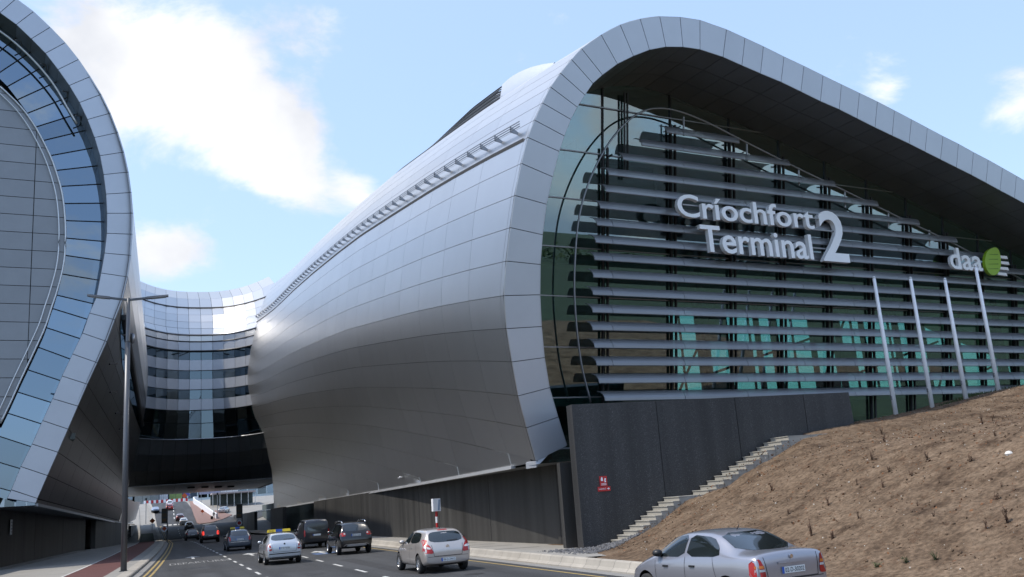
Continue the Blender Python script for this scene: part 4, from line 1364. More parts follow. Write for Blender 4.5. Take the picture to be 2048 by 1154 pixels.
def sheet(lo, hi, inset, name, m_):
    v = [B(rows[lo](s) + V((0, inset, 0))) for s in COLS] + [B(rows[hi](s) + V((0, inset, 0))) for s in COLS]
    k = len(COLS)
    mk(name, v, [(i, i + 1, k + i + 1, k + i) for i in range(k - 1)], m_, linkb)
for a, b in zip(order[:-1], order[1:]): sheet(a, b, .14, 'joint_backing', M_joint)
sheet('sof', 'g4b', .16, 'joint_backing', M_joint)
sheet('g4b', 'L3', 3.2, 'interior_back', M_interior)
for lo_, hi_ in (('w1b', 'w2t'), ('w2b', 'w3t'), ('w3b', 'g4t')):
    z0 = rows[hi_](0).z; z1 = rows[lo_](0).z
    v = []
    for zz, dy in ((z0, .1), (z0, 3.2), (z1, 3.2), (z1, .1)):
        v += [B(V((p.x, p.y + dy, zz))) for p in (rows['w2t'](s) for s in COLS)]
    k = len(COLS)
    mk('floor_slab', v, [(r * k + i, r * k + i + 1, (r + 1) * k + i + 1, (r + 1) * k + i) for r in range(3) for i in range(k - 1)], M_intwall, linkb)
# drip rails along the cladding
for key, r_, off_ in (('L1', .12, -.1), ('L2', .13, -.2), ('L3', .10, -.05), ('w1t', .10, -.12)):
    mb = MB(); mb.tube([B(rows[key](s * .05) + V((0, off_, 0))) for s in range(-25, 26)], r_, 5); mb.build('drip_rail', M_darksteel if key != 'L2' else M_steel, linkb)
mb = MB(); mb.tube([B(rows['g4b'](s * .05) + V((0, -.1, .0))) for s in range(-23, 24)], .09, 5); mb.build('sill', M_steel, linkb)
# soffit over the road, in panels
for i in range(6):
    for j in range(5):
        x0 = -6.5 + i * 4.2; y0 = 161 + j * 10.4 - (6 if j == 0 else 0)
        z = 8.02
        mb = MB(); mb.box((x0 + .03 - 5.5, y0 + .03 - 152 + (0 if j else 4), z), (x0 + 4.17 - 5.5, 161 + (j + 1) * 10.4 - .03 - 152, z + .1)); mb.build('soffit_panel', M_pierpanel, linkb)
mb = MB(); mb.box((-7 - 5.5, 10, 8.13), (20 - 5.5, 61, 9.5)); mb.build('deck', M_joint, linkb)
mb = MB()
for k in range(4): mb.box((4.0 - 5.5 + k * 2.4, 22 + k * 3, 7.75), (5.2 - 5.5 + k * 2.4, 23 + k * 3, 8.0))
mb.build('soffit_lights', M_darksteel, linkb)
mk('roof', [B((-9, 167.5, 41.0)), B((21, 167.5, 41.0)), B((21, 213, 41.3)), B((-9, 213, 41.3))], [(0, 1, 2, 3)], M_panel, linkb)
mk('rear_wall', [B((-9, 213, 8)), B((21, 213, 8)), B((21, 213, 41.3)), B((-9, 213, 41.3))], [(0, 1, 2, 3)], M_pierpanel, linkb)

# ------------------------------------------------------------------ retaining walls along the road
gw = empty('granite_wall', (22, 34.2, 0))
tag(gw, 'speckled black granite retaining wall beside the concrete steps', 'wall')
WD = V((1, -0.057, 0)).normalized(); WN = V((-0.057, -1, 0)).normalized()
W0 = V((15.43, 34.61, 0))
def GW(p): return V(p) - V((22, 34.2, 0))
edges = [0, 3.75, 7.45, 10.85, 13.28]
for i in range(4):
    a, b = edges[i] + .012, edges[i + 1] - .012
    sl_ = 0.12 if i == 3 else 0.0
    p = [W0 + WD * a, W0 + WD * (b + sl_), W0 + WD * (b + sl_) - WN * .62, W0 + WD * a - WN * .62]
    q = [W0 + WD * a, W0 + WD * (b - sl_ * .5), W0 + WD * (b - sl_ * .5) - WN * .62, W0 + WD * a - WN * .62]
    mb = MB(); mb.hexa([GW(x) for x in p] + [GW(x + V((0, 0, 5.83))) for x in q])
    o = mb.build('granite_panel', M_granite, gw)
mb = MB(); mb.hexa([GW(W0 + WD * .05 - WN * .04), GW(W0 + WD * 13.2 - WN * .04), GW(W0 + WD * 13.2 - WN * .58), GW(W0 + WD * .05 - WN * .58)] + [GW(x + V((0, 0, 5.81))) for x in (W0 + WD * .05 - WN * .04, W0 + WD * 13.2 - WN * .04, W0 + WD * 13.2 - WN * .58, W0 + WD * .05 - WN * .58)])
mb.build('wall_core', M_joint, gw)

rw = empty('road_wall', (16, 60, 0))
tag(rw, 'long dark aggregate concrete wall below the terminal flank', 'wall')
def wall_run(parent, org, fx, y0, y1, step, thick, top, m, sgn):
    y = y0
    while y < y1 - .01:
        yb = min(y + step, y1)
        jit = random.uniform(-.012, .012)
        x0 = fx(y) + jit; x1 = fx(yb) + jit
        pts = [(x0, y + .012), (x1, yb - .012), (x1 + sgn * thick, yb - .012), (x0 + sgn * thick, y + .012)]
        mb = MB(); mb.hexa([V((px, py, zr(py) - .1)) - org for px, py in pts] + [V((px, py, top(py))) - org for px, py in pts])
        fixnormals(mb.build('concrete_panel', m, parent))
        y = yb
ORG = V((16, 60, 0))
for (y0, y1) in ((35.25, 103), (131, 146), (172, 222)):
    wall_run(rw, ORG, rwx, y0, y1, 4.3 if y1 < 140 else 7, .5, lambda y: led(y) - .08, M_wall, 1)
mb = MB(); mb.box((21 - 16, 100 - 60, -.8), (21.3 - 16, 222 - 60, 4.5)); mb.build('bay_rear_wall', M_interior, rw)
mb = MB(); mb.box((15.3 - 16, 36 - 60, -.05), (15.4 - 16 + .9, 36.3 - 60, 3.6)); mb.build('corner_return', M_wall, rw)

lw = empty('pier_wall', (-9, 80, 0))
tag(lw, 'dark concrete wall below the pier building beside the cycle lane', 'wall')
ORG2 = V((-9, 80, 0))
for (y0, y1) in ((46, 112), (119, 168)):
    wall_run(lw, ORG2, lwx, y0, y1, 4.4, .5, lambda y: 4.1 - .0175 * (y - 70) + (0.35 if y < 69 else 0), M_wall, -1)
wall_run(lw, ORG2, lwx, 190, 224, 8, .5, lambda y: 2.2, M_wall, -1)
mb = MB(); mb.box((-10.5 + 9, 110 - 80, -.5), (-10.3 + 9, 195 - 80, 4)); mb.build('bay_rear_wall', M_interior, lw)
for k in range(5):
    mb = MB(); mb.box((-5.7 + 9, 168 + k * 5 - 80, -.6), (-5.6 + 9, 168.25 + k * 5 - 80, 2.4)); mb.build('gate_post', M_darksteel, lw)
for z in (.2, .9, 1.5):
    mb = MB(); mb.box((-5.68 + 9, 168 - 80, z), (-5.62 + 9, 188 - 80, z + .08)); mb.build('gate_rail', M_darksteel, lw)
# notice board and door fittings on the pier wall
nb_ = empty('notice_board', (lwx(76.4) + .06, 76.4, 2.3)); tag(nb_, 'narrow white notice board fixed to the dark pier wall', 'sign')
mb = MB(); mb.box((0, -.35, 0), (.05, .35, 1.05)); mb.build('board', M_white, nb_)
for k in range(4):
    mb = MB(); mb.box((.052, -.26, .15 + k * .22), (.056, .2, .24 + k * .22)); mb.build('printed_line', mat('notice_print%d' % k, (.35, .38, .42), rough=.6), nb_)

# ------------------------------------------------------------------ steps up the mound
st = empty('concrete_steps', (16.4, 33.9, 0.1))
tag(st, 'pale concrete steps climbing along the black granite wall', 'steps')
def wy(x): return 34.61 - (x - 15.43) * 0.057
x = 16.35; z = 0.12
for i in range(23):
    run = 0.272 if i < 11 else 0.36
    rise_ = 0.163 if i < 11 else 0.175
    if i == 11:
        x1 = x + 1.05
        mb = MB(); mb.hexa([V(p) - V((16.4, 33.9, .1)) for p in ((x - .03, wy(x) - 1.25, z - .5), (x1, wy(x1) - 1.25, z - .5), (x1, wy(x1) - .02, z - .5), (x - .03, wy(x) - .02, z - .5), (x - .03, wy(x) - 1.25, z), (x1, wy(x1) - 1.25, z), (x1, wy(x1) - .02, z), (x - .03, wy(x) - .02, z))])
        mb.build('landing', M_step, st); x = x1
    z += rise_
    mb = MB(); xe = x + run + (.05 if i < 22 else 3.0)
    pts = ((x, wy(x) - 1.25), (xe, wy(xe) - 1.25), (xe, wy(xe) - .02), (x, wy(x) - .02))
    mb.hexa([V((px, py, z - .45)) - V((16.4, 33.9, .1)) for px, py in pts] + [V((px, py, z - .03)) - V((16.4, 33.9, .1)) for px, py in pts])
    ptn = ((x - .03, wy(x) - 1.26), (xe, wy(xe) - 1.26), (xe, wy(xe) - .02), (x - .03, wy(x) - .02))
    mb.hexa([V((px, py, z - .03)) - V((16.4, 33.9, .1)) for px, py in ptn] + [V((px, py, z)) - V((16.4, 33.9, .1)) for px, py in ptn])
    mb.build('step', M_step, st)
    x += run

# gravel patch at the corner of the wall
v = []; f = []
for i in range(900):
    a = random.uniform(0, 1); px = 13.5 + random.random() ** .8 * 2.9; py = 31.2 + random.uniform(0, 3.6)
    if py > wy(px) - .1 and px > 15.3: continue
    if px < 13.4 + (33.5 - py) * .1: continue
    r = random.uniform(.035, .085)
    n = len(v); zz = max(0.2, mound_z(px, py)) + r * .3
    pts = [(1, 0, 0), (-1, 0, 0), (0, 1, 0), (0, -1, 0), (0, 0, .8), (0, 0, -.6)]
    rot = Matrix.Rotation(random.uniform(0, 3), 3, V((random.random(), random.random(), 1)).normalized())
    for p in pts: v.append(V((px, py, zz)) + (rot @ V(p)) * r * random.uniform(.7, 1.2))
    for q in ((0, 2, 4), (2, 1, 4), (1, 3, 4), (3, 0, 4), (2, 0, 5), (1, 2, 5), (3, 1, 5), (0, 3, 5)): f.append(tuple(n + i_ for i_ in q))
o = mk('gravel', v, f, M_gravel); tag(o, 'loose grey gravel at the foot of the granite wall', 'gravel', kind='stuff')
# small stones and leaf litter scattered over the soil
def scatter(name, cnt, rmin, rmax, m_, lab, cat, flat=1.0, xr=(14, 46), yr=(12, 37)):
    v = []; f = []
    for i in range(cnt):
        px = xr[0] + (xr[1] - xr[0]) * random.random(); py = random.uniform(*yr)
        d = px - interp(py, X0_Y, X0_X)
        if d < .25 or (15.3 < px < 29 and py > wy(px) - 1.4): continue
        r = rmin + (rmax - rmin) * random.random() ** 3
        zz = soil_z(px, py) + r * .25 * flat
        n = len(v)
        rot = Matrix.Rotation(random.uniform(0, 6), 3, V((random.uniform(-1, 1), random.uniform(-1, 1), 1)).normalized())
        for p in ((1, 0, 0), (-1, 0, 0), (0, 1, 0), (0, -1, 0), (0, 0, .75 * flat), (0, 0, -.75 * flat)): v.append(V((px, py, zz)) + (rot @ V(p)) * r * random.uniform(.6, 1.2))
        for q in ((0, 2, 4), (2, 1, 4), (1, 3, 4), (3, 0, 4), (2, 0, 5), (1, 2, 5), (3, 1, 5), (0, 3, 5)): f.append(tuple(n + i_ for i_ in q))
    o = mk(name, v, f, m_); tag(o, lab, cat, kind='stuff'); return o
scatter('soil_clods', 14000, .01, .05, M_soil, 'crumbly clods of brown soil strewn over the bank', 'soil')
scatter('pebbles', 1500, .008, .035, mat('pale_stone', (.42, .39, .34), rough=.8, var=.3, vscale=.7), 'small pale stones lying on the bare soil bank', 'stones')
scatter('dead_leaves', 7500, .015, .06, mat('dead_leaf', (.155, .07, .03), rough=.9, var=.4, vscale=1.5), 'rust brown dead leaves scattered on the soil bank', 'leaves', flat=.25)
for (px, py, r) in ((24.0, 20.6, .11), (19.3, 17.5, .10), (31, 27, .09)):
    mb = MB(); mb.lathe([(.001, r * .8), (r * .6, r * .65), (r, r * .1), (r * .7, -r * .5)], (px, py, soil_z(px, py)), 'z', 9)
    o = mb.build('white_stone', mat('white_stone%d' % int(px), (.6, .58, .54), rough=.7, var=.2)); 
    tag(o, {24: 'single white stone in the middle of the soil bank', 19: 'white stone near the road edge of the bank', 31: 'white stone high on the soil bank'}[int(px)], 'stone')

# withered weeds: upright dead stalks with curled leaves
def weed_mesh(h, n, spread, seed):
    rnd = random.Random(seed)
    mb = MB()
    for i in range(n):
        a = rnd.uniform(0, 6.28); l = h * rnd.uniform(.55, 1.0); s = spread * rnd.uniform(.2, 1)
        p0 = V((rnd.uniform(-.03, .03), rnd.uniform(-.03, .03), -.03)); p2 = V((math.cos(a) * s, math.sin(a) * s, l)); p1 = (p0 + p2) / 2 + V((rnd.uniform(-.03, .03), rnd.uniform(-.03, .03), l * .12))
        mb.tube([p0, p1, p2], [.008, .006, .003], 4)
        for k in range(5):
            q = p0.lerp(p1, k / 3) if k < 3 else p1.lerp(p2, (k - 2) / 3)
            b = rnd.uniform(0, 6.28); ll = rnd.uniform(.03, .09)
            d = V((math.cos(b), math.sin(b), rnd.uniform(-.6, .5))) * ll; sd = V((-math.sin(b), math.cos(b), 0)) * ll * .35
            mb.quad(q, q + d * .5 + sd, q + d, q + d * .5 - sd)
    return mb
M_weed = mat('withered_leaf', (.075, .038, .022), rough=.9, var=.4, vscale=5, rnd=.3)
M_green = mat('green_weed', (.05, .075, .022), rough=.85, var=.35, vscale=5, rnd=.25)
variants = []
for sd_ in range(6):
    mb = weed_mesh(random.uniform(.28, .6), 9, .12, sd_)
    me = bpy.data.meshes.new('withered_weed'); me.from_pydata([tuple(p) for p in mb.v], [], mb.f); me.materials.append(M_weed); variants.append(me)
WEEDS = [(17.9, 20.3), (18.6, 19.7), (17.2, 21.4), (18.2, 22.0), (19.0, 21.2), (19.4, 20.2), (16.6, 22.6), (20.5, 19.2), (15.6, 15.2), (16.2, 14.9), (16.9, 15.8), (17.8, 16.4), (18.8, 15.2), (15.9, 16.8), (19.8, 16.9), (20.4, 15.9), (17.4, 14.6), (21.6, 18.2), (22.8, 17.4), (16.9, 18.3), (23.9, 22.5), (26.8, 24.6), (29, 26), (22, 24.5), (33.0, 30.2), (18.0, 25.8), (30, 22.5), (25.1, 19.3), (20.0, 28.6), (27.3, 30.5), (35, 27.5), (15.1, 19.2), (15.6, 20.4), (16.0, 19.6), (18.9, 18.5), (19.9, 22.6)]
for i, (px, py) in enumerate(WEEDS):
    px += random.uniform(-.25, .25); py += random.uniform(-.25, .25)
    o = bpy.data.objects.new('withered_weed', variants[i % 6]); COL.objects.link(o)
    o.location = (px, py, soil_z(px, py) - .01); o.rotation_euler = (0, 0, random.uniform(0, 6.28)); s_ = random.uniform(.35, .9); o.scale = (s_, s_, s_)
    tag(o, 'withered brown weed standing on the bare soil bank', 'weed', 'withered weeds on the soil bank')
gv = []
for sd_ in range(3):
    mb = weed_mesh(random.uniform(.22, .4), 16, .22, 40 + sd_)
    me = bpy.data.meshes.new('green_weed'); me.from_pydata([tuple(p) for p in mb.v], [], mb.f); me.materials.append(M_green); gv.append(me)
for i, (px, py) in enumerate(((14.25, 15.9), (14.0, 16.5), (14.45, 15.3))):
    o = bpy.data.objects.new('green_weed', gv[i % 3]); COL.objects.link(o); o.location = (px, py, soil_z(px, py) - .01); o.rotation_euler = (0, 0, i * 1.3); o.scale = (.6, .6, .5)
    tag(o, 'low green weed at the kerb foot of the bank', 'weed', 'green weeds along the kerb')
# rough grass tuft line along the crest by the flagpoles
mb = MB()
for i in range(900):
    px = random.uniform(37.5, 46); py = 37.6 + random.uniform(-.5, .6); h = random.uniform(.08, .22)
    z0 = soil_z(px, py) - .02; a = random.uniform(0, 6.28)
    mb.poly([(px - .02 * math.cos(a), py - .02 * math.sin(a), z0), (px + .02 * math.cos(a), py + .02 * math.sin(a), z0), (px + random.uniform(-.06, .06), py + random.uniform(-.06, .06), z0 + h)])
o = mb.build('crest_grass', M_green); tag(o, 'thin green grass along the crest of the bank', 'grass', kind='stuff')

# ------------------------------------------------------------------ flagpoles
for i, (px, zt) in enumerate(((33.94, 11.88), (36.3, 11.89), (38.6, 11.86), (40.9, 12.58))):
    py = 37.0; zb = soil_z(px, py) - .15
    e_ = empty('flagpole', (px, py, zb))
    nth = ('leftmost of the four white flagpoles on the bank', 'second white flagpole from the left on the bank', 'third white flagpole from the left on the bank', 'rightmost white flagpole standing in front of the green logo')[i]
    tag(e_, nth, 'flagpole', 'white flagpoles on the bank')
    mb = MB(); mb.tube([(0, 0, 0), (0, 0, (zt - zb) * .5), (0, 0, zt - zb)], [.12, .105, .08], 12); mb.build('pole', M_white, e_, smooth=True)
    mb = MB(); mb.lathe([(.001, .13), (.06, .11), (.085, .05), (.06, 0.0), (.001, -.01)], (0, 0, zt - zb), 'z', 10); mb.build('cap', M_lightsteel, e_, smooth=True)
    mb = MB(); mb.box((-.14, -.05, .9), (-.08, .05, 1.1)); mb.build('cleat', M_steel, e_)

# ------------------------------------------------------------------ lettering on the louvres
sg = empty('terminal_sign', SIGNP['Sp'])
tag(sg, 'large white raised lettering with a big numeral two on the louvres', 'sign')
SPV = V(SIGNP['Sp'])
UPZ = V((0, 0, 1))
def S3(a, b): return U * a + W * b
put_text('Críochfort', sg, S3(*SIGNP['C_bl']) + S3(-.05, -.02), U, UPZ, SIGNP['fort_r'][0] - SIGNP['C_bl'][0] + .05, 1.22, M_letter, depth=.24, offset=.012, ref='C')
put_text('Terminal', sg, S3(9.64, SIGNP['l_r'][1] + .02), U, UPZ, SIGNP['l_r'][0] - 9.64 + .02, 1.42, M_letter, depth=.24, offset=.012, ref='T')
put_text('2', sg, S3(SIGNP['two_bl'][0], SIGNP['two_bl'][1] - .02), U, UPZ, SIGNP['two_br'][0] - SIGNP['two_bl'][0], SIGNP['two_tl'][1] - SIGNP['two_bl'][1] + .22, M_letter, depth=.28, offset=.014)
for b in (SIGNP['C_bl'][1] + .12, SIGNP['C_bl'][1] + .75, SIGNP['l_r'][1] + .12, SIGNP['l_r'][1] + .8):
    a_ = 8.7 if b > SIGNP['C_bl'][1] else 10.3
    mb = MB(); mb.obox(S3((a_ + 19.6) / 2, b) - NO * .32, U * ((19.6 - a_) / 2), W * .035, NO * .035); mb.build('sign_rail', M_steel, sg)
dg_ = empty('company_logo_sign', SIGNP['Sp'])
tag(dg_, 'small white logo lettering with a green leaf disc at the right of the louvres', 'sign')
dw = SIGNP['a_r'][0] - SIGNP['d_bl'][0]
put_text('daa', dg_, S3(SIGNP['d_bl'][0], SIGNP['d_bl'][1] - .05), U, UPZ, dw, 1.38, M_letter, depth=.18, offset=.012)
lc = ((SIGNP['leaf_l'][0] + SIGNP['leaf_r'][0]) / 2 + .08, (SIGNP['leaf_t'][1] + SIGNP['leaf_b'][1]) / 2)
n = 28; rr = .82
pts = []
for i in range(n):
    t_ = 2 * math.pi * i / n
    k = 1.0 + (.22 * max(0, math.cos(t_ - 1.0)) ** 8)
    pts.append((lc[0] + rr * .95 * k * math.cos(t_), lc[1] + rr * 1.02 * k * math.sin(t_)))
slab('leaf_disc', pts, lambda p: S3(p[0], p[1]) + NO * .16, NO, .2, M_leaf, dg_)
for k in range(4):
    b = lc[1] - .48 + k * .3
    q = [(lc[0] - .55 + .05 * k, b), (lc[0] + .5, b + .05), (lc[0] + .5, b + .10), (lc[0] - .5 + .05 * k, b + .03)]
    slab('leaf_vein', q, lambda p: S3(p[0], p[1]) + NO * .166, NO, .02, mat('leaf_vein%d' % k, (.10, .20, .01), rough=.5), dg_)
    b = lc[1] - .75 + k * .36
    xr_ = (1.45, 1.62, 1.7, 1.55)[k]
    q = [(lc[0] + .55, b - .02), (lc[0] + xr_, b - .06), (lc[0] + xr_ - .1, b + .13), (lc[0] + .5, b + .13)]
    slab('stripe', q, lambda p: S3(p[0], p[1]) + NO * .12, NO, .14, M_letter, dg_)

# red fire assembly signs on the granite wall
fs_ = empty('fire_sign', W0 + WD * 1.08 + V((0, 0, 2.55)) + WN * .02)
fs_.scale = (.74, .74, .74)
tag(fs_, 'small red and white safety sign on the black granite wall', 'sign')
def RS(a, b, d=0): return WD * a + V((0, 0, b)) + WN * d
slab('upper_plate', [(-.21, -.03), (.21, -.03), (.21, .50), (-.21, .50)], lambda p: RS(*p, .03), WN, .03, M_red, fs_)
slab('lower_plate', [(-.36, -.30), (.36, -.30), (.36, -.05), (-.36, -.05)], lambda p: RS(*p, .03), WN, .03, M_red, fs_)
slab('pictogram', [(-.15, .25), (-.02, .25), (-.05, .42), (-.10, .46), (-.15, .36)], lambda p: RS(*p, .036), WN, .004, M_white, fs_)
slab('pictogram', [(.06, .16), (.15, .18), (.11, .26), (.15, .36), (.08, .40), (.05, .30)], lambda p: RS(*p, .036), WN, .004, M_white, fs_)
for b in (.02, .08):
    slab('text_line', [(-.15, b), (.15, b), (.15, b + .025), (-.15, b + .025)], lambda p: RS(*p, .036), WN, .004, M_white, fs_)
put_text('Landside 2', fs_, RS(-.31, -.21, .037), WD, V((0, 0, 1)), .40, .09, M_white, 'letter')
slab('arrow', [(.16, -.19), (.24, -.19), (.24, -.24), (.32, -.175), (.24, -.11), (.24, -.16), (.16, -.16)], lambda p: RS(*p, .036), WN, .004, M_white, fs_)

# red and white marker post with a white cabinet on top
mp0 = empty('marker_post', (14.55, 52.6, .22)); tag(mp0, 'red and white marker post topped by a white box against the dark wall', 'post')
for k in range(5):
    mb = MB(); mb.lathe([(.07, 0), (.07, .34)], (0, 0, k * .34), 'z', 10); mb.build('band', M_red if k % 2 == 0 else M_white, mp0, smooth=True)
mb = MB(); mb.box((-.22, -.18, 1.66), (.22, .18, 2.36)); mb.build('cabinet', M_white, mp0)
mb = MB(); mb.obox((.12, -.19, 2.0), V((.05, 0, .0)), V((0, .005, 0)), V((.03, 0, .3))); mb.build('cabinet_label', mat('cabinet_blue', (.25, .33, .45), rough=.5), mp0)

# ------------------------------------------------------------------ street lamp
lp = empty('street_lamp', (-1.8, 52.4, .14)); tag(lp, 'tall grey twin arm street lamp on the left kerb', 'street lamp')
mb = MB(); mb.tube([(0, 0, 0), (0, 0, 11.6)], [.15, .13], 14); mb.build('lower_pole', M_lamp, lp, smooth=True)
mb = MB(); mb.tube([(0, 0, 11.55), (0, 0, 11.7), (0, 0, 14.0)], [.13, .10, .09], 12); mb.build('upper_pole', M_lamp, lp, smooth=True)
mb = MB(); mb.box((-.2, -.2, 0), (.2, .2, .03)); mb.build('base_plate', M_lamp, lp)
for s_ in (-1, 1):
    a = V((0, 0, 13.9)); b = V((2.0 * s_, 0, 14.15)); d = (b - a)
    mb = MB(); mb.obox(a + d * .25, d * .25, V((0, .07, 0)), V((0, 0, .05))); mb.build('arm', M_lamp, lp)
    mb = MB()
    p, q = a + d * .45, b
    mb.hexa([p + V((0, -.14, -.06)), q + V((0, -.14, -.05)), q + V((0, .14, -.05)), p + V((0, .14, -.06)), p + V((0, -.12, .06)), q + V((0, -.10, .05)), q + V((0, .10, .05)), p + V((0, .12, .06))])
    lh = fixnormals(mb.build('lamp_head', M_lamp, lp))
    mb = MB(); mb.obox(a + d * .75 + V((0, 0, -.075)), d * .18, V((0, .09, 0)), V((0, 0, .012))); mb.build('lens', mat('lamp_lens%d' % s_, (.35, .36, .36), rough=.2), lh)
p = skin(-2.2, 62.5); c = empty('wall_luminaire', p + V((-.05, 0, 0))); c.scale = (.6, .6, .6); tag(c, 'small bracket light low on the silver terminal flank', 'light')
mb = MB(); mb.tube([(0, 0, 0), (-.35, 0, -.05), (-.5, .5, -.1), (-.35, 1.0, -.02)], .045, 6); mb.build('bracket', M_lightsteel, c, smooth=True)
mb = MB(); mb.lathe([(.001, .1), (.12, .06), (.12, -.08), (.001, -.1)], (-.38, -.05, 0), 'z', 10); mb.build('lens', M_white, c, smooth=True)
# cctv cameras on the pier flank
for (k, y, lab) in ((9.3, 79, 'small security camera on a bracket on the dark pier flank'),):
    p = lflank(k, y); c = empty('security_camera', p + V((.05, 0, 0))); tag(c, lab, 'camera')
    mb = MB(); mb.tube([(0, 0, 0), (.7, 0, .1)], .05, 6); mb.build('arm', M_steel, c)
    mb = MB(); mb.lathe([(.001, .0), (.16, -.05), (.16, -.45), (.10, -.75), (.001, -.82)], (.7, 0, .1), 'z', 10); mb.build('housing', M_steel, c, smooth=True)
for i, (k, y) in enumerate(((7.6, 76), (6.9, 84), (6.6, 95), (6.3, 105))):
    p = lflank(k, y); c = empty('flood_light', p + V((.05, 0, 0))); tag(c, ('highest slim dark light bar on the pier flank', 'second slim dark light bar down the pier flank', 'third slim dark light bar down the pier flank', 'lowest slim dark light bar on the pier flank')[i], 'light', 'light bars on the pier flank')
    mb = MB(); mb.obox((.3, .6, 0), V((.25, .5, .1)), V((-.05, .06, 0)), V((0, 0, .06))); mb.build('bar', M_darksteel, c)

# ------------------------------------------------------------------ vehicles
def paint(name, col, metal=.55, rough=.32):
    return mat(name, col, rough=rough, metal=metal, coat=1.0, var=.03, vscale=.5)
M_cglass = mat('car_glass', (.012, .016, .017), rough=.04, spec=.9, coat=.6)
M_tail = mat('tail_lamp_red', (.33, .006, .005), rough=.35, coat=.25)
M_amber = mat('lamp_amber', (.55, .15, .015), rough=.35, coat=.2)
M_clear = mat('lamp_clear', (.50, .50, .50), rough=.35, coat=.2)
M_plate = mat('plate_white', (.72, .73, .72), rough=.45)
M_plateblue = mat('plate_blue', (.03, .10, .42), rough=.45)
M_alloy = mat('wheel_alloy', (.52, .53, .55), rough=.32, metal=.8)
M_chrome = mat('chrome', (.7, .7, .72), rough=.15, metal=1.0)
M_seam = mat('body_seam', (.01, .01, .011), rough=.7)
M_taxi = mat('taxi_yellow', (.62, .46, .02), rough=.4)
m_, t_, b_ = nmat('brake_light'); b_.inputs['Base Color'].default_value = (.6, .02, .02, 1); b_.inputs['Emission Color'].default_value = (1, .06, .04, 1); b_.inputs['Emission Strength'].default_value = 0.7
M_brake = m_

def chaikin(p, n=2):
    for _ in range(n):
        q = []
        for i in range(len(p)):
            a = V(p[i]); b = V(p[(i + 1) % len(p)])
            q.append(a * .82 + b * .18); q.append(a * .18 + b * .82)
        p = q
    return [tuple(x) for x in p]

